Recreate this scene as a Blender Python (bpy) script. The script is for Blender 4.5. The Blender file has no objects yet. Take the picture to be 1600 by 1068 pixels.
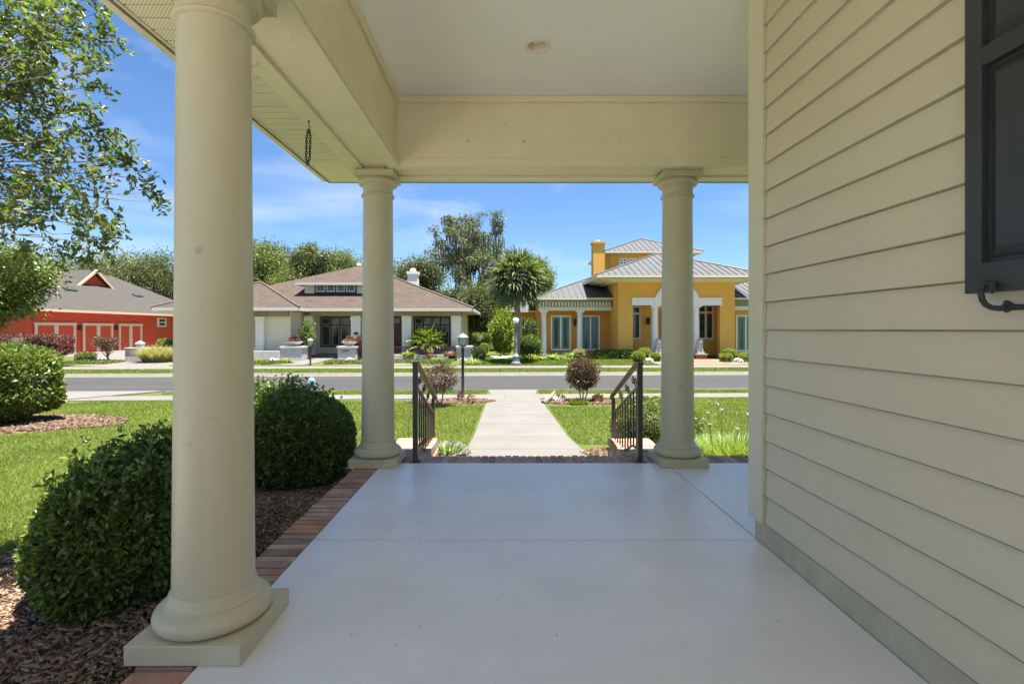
import bpy, math, random
import numpy as np
from mathutils import Vector
R = math.radians
sc = bpy.context.scene
COL = sc.collection
# ------------------------------------------------------------------ camera
CAMZ = 1.3
cam_d = bpy.data.cameras.new("camera"); cam = bpy.data.objects.new("camera", cam_d); COL.objects.link(cam)
cam.location = (0, 0, CAMZ); cam.rotation_euler = (R(90), 0, 0)
cam_d.sensor_width = 36; cam_d.lens = 18.0
cam_d.shift_x = 10/1600; cam_d.shift_y = -20/1600
cam_d.clip_start = 0.05; cam_d.clip_end = 2000
sc.camera = cam
# ------------------------------------------------------------------ light
SUN_EL, SUN_AZ = R(80.5), R(125)          # azimuth clockwise from +y
sdir = Vector((math.sin(SUN_AZ)*math.cos(SUN_EL), math.cos(SUN_AZ)*math.cos(SUN_EL), math.sin(SUN_EL)))
sun_d = bpy.data.lights.new("sun", 'SUN'); sun_d.energy = 5.0; sun_d.angle = R(0.6); sun_d.color = (1, .93, .82)
sun = bpy.data.objects.new("sun", sun_d); COL.objects.link(sun); sun.location = (0, 0, 60)
sun.rotation_euler = (-sdir).to_track_quat('-Z', 'Y').to_euler()
world = bpy.data.worlds.new("World"); sc.world = world; world.use_nodes = True
nt = world.node_tree; nt.nodes.clear()
wo = nt.nodes.new('ShaderNodeOutputWorld'); bg = nt.nodes.new('ShaderNodeBackground')
sky = nt.nodes.new('ShaderNodeTexSky'); sky.sky_type = 'NISHITA'; sky.sun_disc = False
sky.sun_elevation = SUN_EL; sky.sun_rotation = SUN_AZ
sky.air_density = 1.0; sky.dust_density = 0.25; sky.ozone_density = 2.0; sky.altitude = 0
tint = nt.nodes.new('ShaderNodeMix'); tint.data_type = 'RGBA'; tint.blend_type = 'MULTIPLY'
tint.inputs[0].default_value = 1.0; tint.inputs[7].default_value = (0.64, 0.84, 1.06, 1)
nt.links.new(sky.outputs[0], tint.inputs[6])
tc = nt.nodes.new('ShaderNodeTexCoord'); mp = nt.nodes.new('ShaderNodeMapping')
mp.inputs['Scale'].default_value = (1.2, 1.2, 3.6); mp.inputs['Location'].default_value = (0.35, 0.2, 0.1)
nz = nt.nodes.new('ShaderNodeTexNoise'); nz.inputs['Scale'].default_value = 1.9; nz.inputs['Detail'].default_value = 6
nz.inputs['Roughness'].default_value = .55; nz.inputs['Distortion'].default_value = .35
cr = nt.nodes.new('ShaderNodeValToRGB'); cr.color_ramp.elements[0].position = .49; cr.color_ramp.elements[1].position = .78
cr.color_ramp.elements[1].color = (.62, .62, .62, 1)
mx = nt.nodes.new('ShaderNodeMix'); mx.data_type = 'RGBA'; mx.inputs[7].default_value = (6.0, 6.3, 6.9, 1)
nt.links.new(tc.outputs['Generated'], mp.inputs[0]); nt.links.new(mp.outputs[0], nz.inputs[0]); nt.links.new(nz.outputs[0], cr.inputs[0])
nt.links.new(cr.outputs[0], mx.inputs[0]); nt.links.new(tint.outputs[2], mx.inputs[6]); nt.links.new(mx.outputs[2], bg.inputs[0])
bg.inputs[1].default_value = 0.050; nt.links.new(bg.outputs[0], wo.inputs[0])
sc.view_settings.view_transform = 'Standard'; sc.view_settings.look = 'None'; sc.view_settings.gamma = 1
sc.view_settings.exposure = 1.86
sc.cycles.max_bounces = 10; sc.cycles.diffuse_bounces = 6; sc.cycles.glossy_bounces = 3; sc.cycles.transparent_max_bounces = 6
sc.cycles.use_denoising = True

# ------------------------------------------------------------------ helpers
def X(px, d): return (px-790)/800*d           # sideways position of something seen at column px, d metres away
def Z(py, d): return CAMZ+(514-py)/800*d
def lerp(a, b, t): return a+(b-a)*t
class MB:
    def __init__(s): s.v = []; s.f = []
    def add(s, vs, fs):
        o = len(s.v); s.v += [tuple(v) for v in vs]; s.f += [tuple(i+o for i in f) for f in fs]; return s
    def box(s, x0, x1, y0, y1, z0, z1):
        return s.add([(x0,y0,z0),(x1,y0,z0),(x1,y1,z0),(x0,y1,z0),(x0,y0,z1),(x1,y0,z1),(x1,y1,z1),(x0,y1,z1)],
                     [(0,3,2,1),(4,5,6,7),(0,1,5,4),(1,2,6,5),(2,3,7,6),(3,0,4,7)])
    def hexa(s, b, t):   # bottom 4, top 4 points
        return s.add(list(b)+list(t), [(0,3,2,1),(4,5,6,7),(0,1,5,4),(1,2,6,5),(2,3,7,6),(3,0,4,7)])
    def prism(s, poly, axis, a, b):
        n = len(poly)
        def p(q, c): return {'x': (c,q[0],q[1]), 'y': (q[0],c,q[1]), 'z': (q[0],q[1],c)}[axis]
        return s.add([p(q,a) for q in poly]+[p(q,b) for q in poly],
                     [tuple(range(n))[::-1], tuple(range(n,2*n))]+[(i,(i+1)%n,n+(i+1)%n,n+i) for i in range(n)])
    def lathe(s, prof, cx, cy, n=32, cz=0):
        o = len(s.v)
        for r, z in prof:
            for k in range(n):
                a = 2*math.pi*k/n; s.v.append((cx+r*math.cos(a), cy+r*math.sin(a), cz+z))
        for i in range(len(prof)-1):
            for k in range(n):
                k2 = (k+1) % n; s.f.append((o+i*n+k, o+i*n+k2, o+(i+1)*n+k2, o+(i+1)*n+k))
        s.f.append(tuple(o+k for k in range(n))[::-1]); s.f.append(tuple(o+(len(prof)-1)*n+k for k in range(n)))
        return s
    def tube(s, pts, rad, n=8):
        pts = [Vector(p) for p in pts]
        if not isinstance(rad, (list, tuple)): rad = [rad]*len(pts)
        o = len(s.v); u = None
        for i, p in enumerate(pts):
            d = (pts[min(i+1,len(pts)-1)]-pts[max(i-1,0)])
            if d.length < 1e-9: d = Vector((0,0,1))
            d.normalize()
            if u is None: u = d.orthogonal().normalized()
            else:
                u = u-d*u.dot(d); u = u.normalized() if u.length > 1e-6 else d.orthogonal().normalized()
            w = d.cross(u)
            for k in range(n):
                a = 2*math.pi*k/n; s.v.append(tuple(p+(u*math.cos(a)+w*math.sin(a))*rad[i]))
        for i in range(len(pts)-1):
            for k in range(n):
                k2 = (k+1) % n; s.f.append((o+i*n+k, o+i*n+k2, o+(i+1)*n+k2, o+(i+1)*n+k))
        s.f.append(tuple(o+k for k in range(n))[::-1]); s.f.append(tuple(o+(len(pts)-1)*n+k for k in range(n)))
        return s
    def ball(s, c, r, nu=16, nv=10, lump=0, seed=0, zmin=None):
        rg = random.Random(seed); ph = [(rg.uniform(0,6.28), rg.uniform(0,6.28), rg.uniform(2,5), rg.uniform(2,5)) for _ in range(5)]
        o = len(s.v); r = r if isinstance(r, (tuple, list)) else (r,r,r)
        for j in range(nv+1):
            th = math.pi*j/nv
            for i in range(nu):
                a = 2*math.pi*i/nu
                k = 1+lump*sum(math.sin(f*math.cos(a)*math.sin(th)*2+p)*math.cos(g*math.cos(th)*2+g*math.sin(a)*math.sin(th)+q) for p,q,f,g in ph)/2
                z = c[2]+r[2]*k*math.cos(th)
                if zmin is not None: z = max(z, zmin)
                s.v.append((c[0]+r[0]*k*math.sin(th)*math.cos(a), c[1]+r[1]*k*math.sin(th)*math.sin(a), z))
        for j in range(nv):
            for i in range(nu):
                i2 = (i+1) % nu; s.f.append((o+j*nu+i, o+(j+1)*nu+i, o+(j+1)*nu+i2, o+j*nu+i2))
        return s
ROOT = {}
def link(o, parent):
    COL.objects.link(o)
    if parent is not None:
        o.parent = parent
        if parent.name in ROOT: o.matrix_parent_inverse.translation = -ROOT[parent.name]
    return o
def tag(o, label=None, cat=None, group=None, kind=None):
    for k, v in (('label', label), ('category', cat), ('group', group), ('kind', kind)):
        if v: o[k] = v
    return o
def thing(name, label, cat, loc=(0,0,0), group=None):
    o = bpy.data.objects.new(name, None); o.empty_display_size = .2; COL.objects.link(o)
    o.location = loc; ROOT[o.name] = Vector(loc); return tag(o, label, cat, group)
def obj(name, mb, mat, parent=None, smooth=False, bevel=0, label=None):
    me = bpy.data.meshes.new(name); me.from_pydata(mb.v, [], mb.f)
    mats = mat if isinstance(mat, (list, tuple)) else [mat]
    for m in mats: me.materials.append(m)
    if smooth:
        me.polygons.foreach_set('use_smooth', [True]*len(me.polygons))
        try: me.set_sharp_from_angle(angle=R(40))
        except Exception: pass
    me.update(); o = bpy.data.objects.new(name, me); link(o, parent)
    if bevel:
        b = o.modifiers.new('bevel', 'BEVEL'); b.width = bevel; b.segments = 2; b.limit_method = 'ANGLE'; b.angle_limit = R(40)
    if label: o['label'] = label
    return o
def npmesh(name, V, F, mat, parent=None, parts=None, smooth=False):
    """V (n,3), F (m,k) with k=3 or 4; parts: list of (V,F,material index) to merge"""
    if parts is None: parts = [(V, F, 0)]
    me = bpy.data.meshes.new(name)
    nv = sum(len(p[0]) for p in parts); nl = sum(p[1].size for p in parts); nf = sum(len(p[1]) for p in parts)
    me.vertices.add(nv); me.loops.add(nl); me.polygons.add(nf)
    me.vertices.foreach_set('co', np.concatenate([np.asarray(p[0], dtype=np.float32).ravel() for p in parts]))
    li, ls, mi, o, l = [], [], [], 0, 0
    for v, f, m in parts:
        k = f.shape[1]; li.append((f+o).ravel()); ls.append(l+np.arange(len(f))*k); mi.append(np.full(len(f), m)); o += len(v); l += f.size
    me.loops.foreach_set('vertex_index', np.concatenate(li).astype(np.int32))
    me.polygons.foreach_set('loop_start', np.concatenate(ls).astype(np.int32))
    me.polygons.foreach_set('material_index', np.concatenate(mi).astype(np.int32))
    if smooth: me.polygons.foreach_set('use_smooth', np.ones(nf, dtype=bool))
    mats = mat if isinstance(mat, (list, tuple)) else [mat]
    for m in mats: me.materials.append(m)
    me.update(calc_edges=True); me.validate()
    ob = bpy.data.objects.new(name, me); return link(ob, parent)
def copy_tree(o, parent=None):
    c = o.copy(); COL.objects.link(c)
    if parent is not None: c.parent = parent
    for ch in list(o.children): copy_tree(ch, c)
    return c

# ------------------------------------------------------------------ materials
def _new(name):
    m = bpy.data.materials.new(name); m.use_nodes = True; nt = m.node_tree
    return m, nt, nt.nodes['Principled BSDF']
def pm(name, c1, c2=None, scale=5, rough=.6, bump=0, bscale=None, stretch=(1,1,1), detail=5, lo=.35, hi=.65, spec=.5, metal=0, speck=None, bdist=.01):
    m, nt, b = _new(name); N = nt.nodes.new; L = nt.links.new
    b.inputs['Roughness'].default_value = rough; b.inputs['Metallic'].default_value = metal
    b.inputs['Specular IOR Level'].default_value = spec
    b.inputs['Base Color'].default_value = (*c1, 1)
    tc = N('ShaderNodeTexCoord'); mp = N('ShaderNodeMapping'); mp.inputs['Scale'].default_value = stretch; L(tc.outputs['Object'], mp.inputs[0])
    if c2 is not None:
        n = N('ShaderNodeTexNoise'); n.inputs['Scale'].default_value = scale; n.inputs['Detail'].default_value = detail; n.inputs['Roughness'].default_value = .6
        r = N('ShaderNodeValToRGB'); r.color_ramp.elements[0].position = lo; r.color_ramp.elements[1].position = hi
        r.color_ramp.elements[0].color = (*c1, 1); r.color_ramp.elements[1].color = (*c2, 1)
        L(mp.outputs[0], n.inputs[0]); L(n.outputs[0], r.inputs[0]); src = r.outputs[0]
        if speck:
            n2 = N('ShaderNodeTexNoise'); n2.inputs['Scale'].default_value = speck[1]; n2.inputs['Detail'].default_value = 3
            r2 = N('ShaderNodeValToRGB'); r2.color_ramp.elements[0].position = speck[2]; r2.color_ramp.elements[1].position = speck[3]
            L(tc.outputs['Object'], n2.inputs[0]); L(n2.outputs[0], r2.inputs[0])
            mx = N('ShaderNodeMix'); mx.data_type = 'RGBA'; L(r2.outputs[0], mx.inputs[0]); L(src, mx.inputs[6]); mx.inputs[7].default_value = (*speck[0], 1)
            src = mx.outputs[2]
        L(src, b.inputs['Base Color'])
    if bump:
        n = N('ShaderNodeTexNoise'); n.inputs['Scale'].default_value = bscale or scale*6; n.inputs['Detail'].default_value = 4
        bm = N('ShaderNodeBump'); bm.inputs['Strength'].default_value = bump; bm.inputs['Distance'].default_value = bdist
        L(mp.outputs[0], n.inputs[0]); L(n.outputs[0], bm.inputs['Height']); L(bm.outputs[0], b.inputs['Normal'])
    return m
def island(name, cols, rough=.6, transl=0, bump=0, bscale=30, spec=.5, big=None):
    """colour differs from piece to piece (leaf, blade, brick, chip)"""
    m, nt, b = _new(name); N = nt.nodes.new; L = nt.links.new
    g = N('ShaderNodeNewGeometry'); r = N('ShaderNodeValToRGB'); e = r.color_ramp.elements
    for i, c in enumerate(cols):
        q = e[i] if i < 2 else e.new(i/(len(cols)-1))
        q.position = i/(len(cols)-1); q.color = (*c, 1)
    L(g.outputs['Random Per Island'], r.inputs[0]); src = r.outputs[0]
    tc = N('ShaderNodeTexCoord')
    if big:
        n = N('ShaderNodeTexNoise'); n.inputs['Scale'].default_value = big[1]; n.inputs['Detail'].default_value = 4
        r2 = N('ShaderNodeValToRGB'); r2.color_ramp.elements[0].position = .38; r2.color_ramp.elements[1].position = .66
        L(tc.outputs['Object'], n.inputs[0]); L(n.outputs[0], r2.inputs[0])
        mx = N('ShaderNodeMix'); mx.data_type = 'RGBA'; mx.blend_type = 'MULTIPLY'; L(r2.outputs[0], mx.inputs[0]); L(src, mx.inputs[6]); mx.inputs[7].default_value = (*big[0], 1)
        src = mx.outputs[2]
    L(src, b.inputs['Base Color']); b.inputs['Roughness'].default_value = rough; b.inputs['Specular IOR Level'].default_value = spec
    if bump:
        n = N('ShaderNodeTexNoise'); n.inputs['Scale'].default_value = bscale; n.inputs['Detail'].default_value = 5
        bm = N('ShaderNodeBump'); bm.inputs['Strength'].default_value = bump; bm.inputs['Distance'].default_value = .01
        L(tc.outputs['Object'], n.inputs[0]); L(n.outputs[0], bm.inputs['Height']); L(bm.outputs[0], b.inputs['Normal'])
    if transl:
        t = N('ShaderNodeBsdfTranslucent'); ms = N('ShaderNodeMixShader'); ms.inputs[0].default_value = transl
        hs = N('ShaderNodeMix'); hs.data_type = 'RGBA'; hs.blend_type = 'MULTIPLY'; hs.inputs[0].default_value = 1; hs.inputs[7].default_value = (1.5, 1.6, .7, 1)
        L(src, hs.inputs[6]); L(hs.outputs[2], t.inputs[0])
        L(b.outputs[0], ms.inputs[1]); L(t.outputs[0], ms.inputs[2]); L(ms.outputs[0], nt.nodes['Material Output'].inputs[0])
    return m
def shingle(name, c1, c2, c3):
    m, nt, b = _new(name); N = nt.nodes.new; L = nt.links.new
    tc = N('ShaderNodeTexCoord'); sp = N('ShaderNodeSeparateXYZ'); L(tc.outputs['Object'], sp.inputs[0])
    ad = N('ShaderNodeMath'); L(sp.outputs[0], ad.inputs[0]); L(sp.outputs[1], ad.inputs[1])
    ml = N('ShaderNodeMath'); ml.operation = 'MULTIPLY'; ml.inputs[1].default_value = 2.6; L(sp.outputs[2], ml.inputs[0])
    cb = N('ShaderNodeCombineXYZ'); L(ad.outputs[0], cb.inputs[0]); L(ml.outputs[0], cb.inputs[1])
    br = N('ShaderNodeTexBrick'); br.inputs['Scale'].default_value = 1; br.inputs['Brick Width'].default_value = .32; br.inputs['Row Height'].default_value = .15
    br.inputs['Mortar Size'].default_value = .012; br.inputs['Color1'].default_value = (*c1, 1); br.inputs['Color2'].default_value = (*c2, 1); br.inputs['Mortar'].default_value = (*[v*.45 for v in c1], 1)
    br.inputs['Bias'].default_value = 0; L(cb.outputs[0], br.inputs[0])
    n = N('ShaderNodeTexNoise'); n.inputs['Scale'].default_value = 1.3; n.inputs['Detail'].default_value = 8; n.inputs['Roughness'].default_value = .7; L(tc.outputs['Object'], n.inputs[0])
    mx = N('ShaderNodeMix'); mx.data_type = 'RGBA'; mx.inputs[7].default_value = (*c3, 1); L(n.outputs[0], mx.inputs[0]); L(br.outputs[0], mx.inputs[6])
    L(mx.outputs[2], b.inputs['Base Color']); b.inputs['Roughness'].default_value = .9
    return m
def soffit_mat(name, c):
    m, nt, b = _new(name); N = nt.nodes.new; L = nt.links.new
    tc = N('ShaderNodeTexCoord'); sp = N('ShaderNodeSeparateXYZ'); L(tc.outputs['Object'], sp.inputs[0])
    out = []
    for i in (0, 1):
        a = N('ShaderNodeMath'); a.operation = 'MULTIPLY'; a.inputs[1].default_value = 2*math.pi/.019; L(sp.outputs[i], a.inputs[0])
        s = N('ShaderNodeMath'); s.operation = 'SINE'; L(a.outputs[0], s.inputs[0]); out.append(s)
    p = N('ShaderNodeMath'); p.operation = 'MULTIPLY'; L(out[0].outputs[0], p.inputs[0]); L(out[1].outputs[0], p.inputs[1])
    g = N('ShaderNodeMath'); g.operation = 'GREATER_THAN'; g.inputs[1].default_value = .55; L(p.outputs[0], g.inputs[0])
    mx = N('ShaderNodeMix'); mx.data_type = 'RGBA'; L(g.outputs[0], mx.inputs[0]); mx.inputs[6].default_value = (*c, 1); mx.inputs[7].default_value = (.34, .30, .19, 1)
    L(mx.outputs[2], b.inputs['Base Color']); b.inputs['Roughness'].default_value = .5
    return m
def siding_mat(name, c1, c2):
    m, nt, b = _new(name); N = nt.nodes.new; L = nt.links.new
    tc = N('ShaderNodeTexCoord'); mp = N('ShaderNodeMapping'); mp.inputs['Scale'].default_value = (1, 1.6, 20); L(tc.outputs['Object'], mp.inputs[0])
    n0 = N('ShaderNodeTexNoise'); n0.inputs['Scale'].default_value = 1.2; n0.inputs['Detail'].default_value = 2; L(tc.outputs['Object'], n0.inputs[0])
    n = N('ShaderNodeTexNoise'); n.inputs['Scale'].default_value = 5; n.inputs['Detail'].default_value = 3; n.inputs['Distortion'].default_value = 1.6; L(mp.outputs[0], n.inputs[0])
    w = N('ShaderNodeMath'); w.operation = 'MULTIPLY'; w.inputs[1].default_value = 26; L(n.outputs[0], w.inputs[0])
    s = N('ShaderNodeMath'); s.operation = 'SINE'; L(w.outputs[0], s.inputs[0])
    mk = N('ShaderNodeValToRGB'); mk.color_ramp.elements[0].position = .32; mk.color_ramp.elements[1].position = .72; L(n0.outputs[0], mk.inputs[0])
    pr = N('ShaderNodeMath'); pr.operation = 'MULTIPLY'; L(s.outputs[0], pr.inputs[0]); L(mk.outputs[0], pr.inputs[1])
    bm = N('ShaderNodeBump'); bm.inputs['Strength'].default_value = .34; bm.inputs['Distance'].default_value = .0022; L(pr.outputs[0], bm.inputs['Height'])
    n3 = N('ShaderNodeTexNoise'); n3.inputs['Scale'].default_value = 300; n3.inputs['Detail'].default_value = 2; L(tc.outputs['Object'], n3.inputs[0])
    bm2 = N('ShaderNodeBump'); bm2.inputs['Strength'].default_value = .12; bm2.inputs['Distance'].default_value = .002; L(n3.outputs[0], bm2.inputs['Height']); L(bm.outputs[0], bm2.inputs['Normal'])
    L(bm2.outputs[0], b.inputs['Normal'])
    r = N('ShaderNodeValToRGB'); r.color_ramp.elements[0].position = .3; r.color_ramp.elements[1].position = .7
    r.color_ramp.elements[0].color = (*c1, 1); r.color_ramp.elements[1].color = (*c2, 1); L(n0.outputs[0], r.inputs[0]); L(r.outputs[0], b.inputs['Base Color'])
    b.inputs['Roughness'].default_value = .42
    return m
M = {}
CREAM = (.84, .75, .52)
M['cream'] = pm('cream_paint', CREAM, (.79, .70, .475), 3, .45, .06, 60, speck=((.40, .37, .25), 9, .70, .80))
M['col'] = pm('column_paint', (.62, .56, .38), (.55, .49, .325), 2.2, .42, .10, 60, stretch=(1, 1, .35), lo=.25, hi=.75, speck=((.42, .38, .27), 11, .69, .80))
M['soffit'] = soffit_mat('vented_soffit', (.86, .79, .56))
M['ceil'] = pm('ceiling_paint', (.94, .91, .86), (.91, .88, .82), 1.5, .7, .08, 120)
M['siding'] = siding_mat('wood_grain_siding', (.68, .59, .42), (.74, .645, .465))
M['lapshade'] = pm('lap_shade_tone', (.26, .225, .15), (.38, .33, .23), 14, .8)  # dark tone for the shadow line painted along each siding lap
M['found'] = pm('painted_foundation', (.50, .43, .30), (.62, .55, .39), 5, .6, .6, 40, stretch=(1, 1, .5))
M['corner'] = pm('corner_board_paint', (.78, .72, .54), (.74, .68, .50), 2, .5, .05, 80)
M['floor'] = pm('painted_concrete', (.91, .89, .87), (.77, .75, .73), 1.1, .31, .2, 260, detail=9, lo=.3, hi=.7, speck=((.40, .39, .39), 30, .70, .76), bdist=.004)
M['brick'] = island('clay_brick', [(.34, .15, .10), (.54, .27, .17), (.50, .36, .26), (.62, .42, .29), (.28, .19, .15), (.58, .31, .17)], .85, bump=.7, bscale=45, big=((.74, .71, .70), 7))
M['mortar'] = pm('mortar', (.42, .39, .35), (.32, .29, .26), 12, .9, .5, 60)
M['iron'] = pm('bronze_iron', (.055, .042, .030), (.075, .058, .042), 6, .42, .15, 60)
M['black'] = pm('black_iron', (.018, .018, .018), (.035, .033, .03), 8, .45, .2, 50)
M['shutter'] = pm('dark_shutter_paint', (.036, .039, .040), (.046, .049, .050), 4, .38, .06, 120)
M['concrete'] = pm('walk_concrete', (.152, .143, .133), (.130, .123, .114), 1.6, .85, .25, 120, speck=((.10, .094, .085), 24, .66, .78))
M['asphalt'] = pm('asphalt', (.029, .029, .030), (.041, .041, .0415), .8, .9, .4, 60, stretch=(.2, 1.3, 1), speck=((.055, .055, .055), 60, .6, .7))
M['kerb'] = pm('kerb_concrete', (.14, .132, .115), (.118, .11, .096), 2, .85, .2, 60)
M['ground'] = pm('turf', (.052, .080, .007), (.078, .105, .012), 1.1, .95, .6, 90, detail=8, lo=.3, hi=.7, bdist=.03)
M['grass'] = island('grass_blade', [(.085, .135, .011), (.12, .175, .015), (.16, .215, .022), (.215, .225, .045)], .6, .35, big=((.72, .78, .6), .7))
M['verge'] = pm('verge_turf', (.06, .088, .01), (.085, .11, .016), 2.3, .95, .6, 60, detail=8)
M['soil'] = pm('bark_mulch_soil', (.12, .072, .045), (.22, .14, .095), 9, .95, .8, 60, detail=8)
M['chips'] = island('bark_chip', [(.16, .095, .06), (.27, .165, .10), (.36, .24, .16), (.45, .33, .245), (.19, .145, .115)], .85, bump=.4, bscale=80)
M['gravel'] = pm('pale_gravel', (.21, .175, .125), (.11, .10, .06), 10, .95, .7, 50, detail=8)
M['white'] = pm('white_stucco', (.50, .485, .475), (.43, .415, .405), 3, .8, .3, 40)
M['bark'] = pm('tree_bark', (.15, .12, .095), (.25, .22, .18), 9, .95, .8, 25, stretch=(1,1,.3))
M['palmbark'] = pm('palm_bark', (.30, .24, .17), (.20, .15, .10), 5, .95, .8, 14, stretch=(1,1,3))
M['rock'] = pm('pale_rock', (.55, .52, .47), (.14, .13, .12), 7, .9, .7, 20, lo=.45, hi=.62)
M['glass'] = pm('window_glass', (.035, .045, .042), (.07, .08, .07), 1.2, .08, spec=.8)
M['leaf'] = island('dark_glossy_leaf', [(.05, .085, .02), (.08, .13, .028), (.12, .18, .036), (.20, .28, .06)], .32, .22)
M['leafmid'] = island('shrub_leaf', [(.07, .11, .02), (.11, .16, .028), (.15, .20, .036), (.20, .25, .05)], .42, .28)
M['twig'] = pm('twiggy_core', (.035, .045, .018), (.06, .06, .03), 14, .95)
M['myrtle'] = island('myrtle_leaf', [(.05, .09, .018), (.08, .13, .025), (.115, .17, .032), (.16, .21, .045), (.11, .11, .035)], .45, .4)
M['oak'] = island('oak_leaf', [(.055, .075, .028), (.085, .11, .038), (.12, .145, .05), (.15, .17, .075)], .55, .25)
M['oak2'] = island('bright_tree_leaf', [(.07, .105, .025), (.11, .15, .035), (.15, .19, .05), (.19, .22, .07)], .55, .3)
M['moss'] = island('hanging_moss', [(.10, .10, .075), (.14, .14, .105), (.18, .175, .14)], .9, .2)
M['lime'] = island('yellow_green_leaf', [(.14, .19, .025), (.21, .27, .035), (.28, .33, .05), (.10, .15, .02)], .5, .35)
M['limed'] = island('soft_green_leaf', [(.09, .14, .03), (.14, .19, .04), (.20, .25, .06), (.07, .10, .025)], .5, .3)
M['chips2'] = island('bark_chip_dimmed_for_sun', [(.07, .038, .024), (.13, .075, .045), (.17, .105, .065), (.22, .155, .11), (.08, .06, .05)], .85)  # darker copy of the bark chips, toned down for beds in sun
M['purple'] = island('burgundy_leaf', [(.10, .03, .045), (.17, .05, .07), (.22, .09, .10), (.09, .07, .04)], .5, .25)
M['bronze'] = island('bronze_leaf', [(.075, .035, .03), (.12, .05, .042), (.07, .075, .03), (.16, .08, .06), (.05, .06, .02)], .5, .25)
M['palm'] = island('palm_leaflet', [(.05, .08, .022), (.085, .125, .035), (.13, .165, .06), (.18, .20, .09)], .6, .25)
M['straw'] = island('straw_grass', [(.26, .23, .09), (.38, .34, .17), (.20, .22, .07), (.45, .40, .25)], .7, .3)
M['blade'] = island('strappy_leaf', [(.10, .17, .03), (.16, .25, .05), (.24, .32, .10), (.32, .36, .16)], .45, .35)
M['flowerw'] = pm('white_flower', (.42, .40, .42), (.30, .27, .30), 40, .7)
M['flowerr'] = island('red_flower', [(.22, .04, .035), (.30, .08, .05), (.26, .13, .11), (.10, .12, .03), (.12, .15, .04)], .6, .2)
M['paver'] = pm('brick_paver', (.20, .095, .06), (.27, .15, .10), 9, .9, .4, 30)
M['terra'] = pm('terracotta', (.20, .075, .045), (.26, .10, .06), 6, .8)
M['shing_g'] = shingle('grey_shingle', (.042, .039, .035), (.074, .067, .060), (.056, .051, .045))
M['shing_b'] = shingle('brown_shingle', (.032, .021, .017), (.098, .070, .055), (.058, .040, .031))
M['metal'] = pm('standing_seam_metal', (.078, .081, .084), (.098, .10, .102), 1.5, .5, .05, 4, metal=.1)
M['red'] = pm('red_siding', (.64, .070, .028), (.70, .082, .032), 1.5, .7, .15, 8, stretch=(.2,.2,8))
M['redoor'] = pm('orange_red_door', (.66, .082, .024), (.62, .074, .021), 1.5, .6)
M['tan'] = pm('tan_trim', (.86, .62, .42), (.80, .56, .38), 3, .7)
M['beige'] = pm('beige_stucco', (.90, .79, .61), (.86, .75, .57), 2, .85, .3, 30)
M['cap'] = pm('ridge_cap_shingle', (.10, .075, .066), (.14, .105, .092), 6, .9)
M['bounceconc'] = pm('bounce_slab_concrete', (.46, .45, .43), (.42, .41, .39), 2, .85)  # pale concrete for the added light-bouncing slab
M['frz'] = pm('olive_frieze_paint', (.55, .50, .34), (.50, .455, .305), 3, .7)
M['taupe'] = pm('taupe_paint', (.34, .30, .19), (.30, .265, .165), 3, .7)
M['fascia'] = pm('pale_fascia', (.66, .62, .55), (.62, .58, .51), 3, .6)
M['pier'] = pm('pier_stucco', (.90, .84, .74), (.86, .80, .70), 4, .85, .25, 40)
M['maroon'] = pm('maroon_frame', (.085, .025, .018), (.07, .02, .015), 4, .5)
M['sash'] = pm('pale_sash', (.48, .42, .34), None, rough=.6)
M['doorred'] = pm('front_door_red', (.16, .038, .022), (.13, .03, .018), 3, .5)
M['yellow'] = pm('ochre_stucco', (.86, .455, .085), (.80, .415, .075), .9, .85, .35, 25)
M['yshade'] = pm('shaded_ochre_stucco', (.74, .33, .05), (.68, .295, .045), .9, .85, .35, 25)  # darker copy of the ochre stucco, shade of the loggia painted in
M['ytrim'] = pm('cornice_cream', (.80, .75, .55), (.76, .71, .51), 3, .7)
M['wtrim'] = pm('white_trim', (.90, .86, .79), (.86, .82, .75), 3, .6)
M['green'] = pm('green_door_paint', (.12, .21, .165), (.15, .25, .19), 4, .45)
M['lampgrey'] = pm('weathered_lamp_paint', (.13, .15, .15), (.22, .24, .24), 8, .5)
M['opal'] = pm('opal_glass', (.88, .87, .84), None, rough=.25)
M['lampglass'] = pm('frosted_lantern_glass', (.55, .56, .53), None, rough=.2)
M['blue'] = pm('blue_hydrant_paint', (.22, .42, .55), (.18, .36, .50), 10, .5)
M['can'] = pm('light_trim_white', (.80, .76, .66), None, rough=.4)
M['lens'] = pm('lamp_lens', (.85, .82, .75), None, rough=.2)

# ------------------------------------------------------------------ foliage helpers
def frames(D, rng):
    D = D/np.maximum(np.linalg.norm(D, axis=1, keepdims=True), 1e-6)
    A = rng.normal(size=D.shape); T = np.cross(D, A); T /= np.maximum(np.linalg.norm(T, axis=1, keepdims=True), 1e-6)
    return D, T, np.cross(D, T)
def leaf_geo(P, D, size, aspect, rng, fine=False, var=.35):
    """folded leaves: P base points, D growth directions"""
    n = len(P); D, T, U = frames(D, rng); s = (size*(1+var*(rng.random(n)*2-1)))[:, None]
    w = s*aspect/2
    if fine:
        V = np.stack([P, P+D*s*.35+T*w*.95+U*w*.35, P+D*s*.72+T*w*.7+U*w*.15, P+D*s-U*s*.08, P+D*s*.72-T*w*.7+U*w*.15, P+D*s*.35-T*w*.95+U*w*.35], 1)
        b = np.arange(n)[:, None]*6
        F = np.concatenate([b+np.array([[0,1,2,3]]), b+np.array([[0,3,4,5]])])
    else:
        V = np.stack([P, P+D*s*.5+T*w+U*w*.3, P+D*s, P+D*s*.5-T*w+U*w*.3], 1)
        F = np.arange(n)[:, None]*4+np.array([[0,1,2,3]])
    return V.reshape(-1, 3), F
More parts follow.
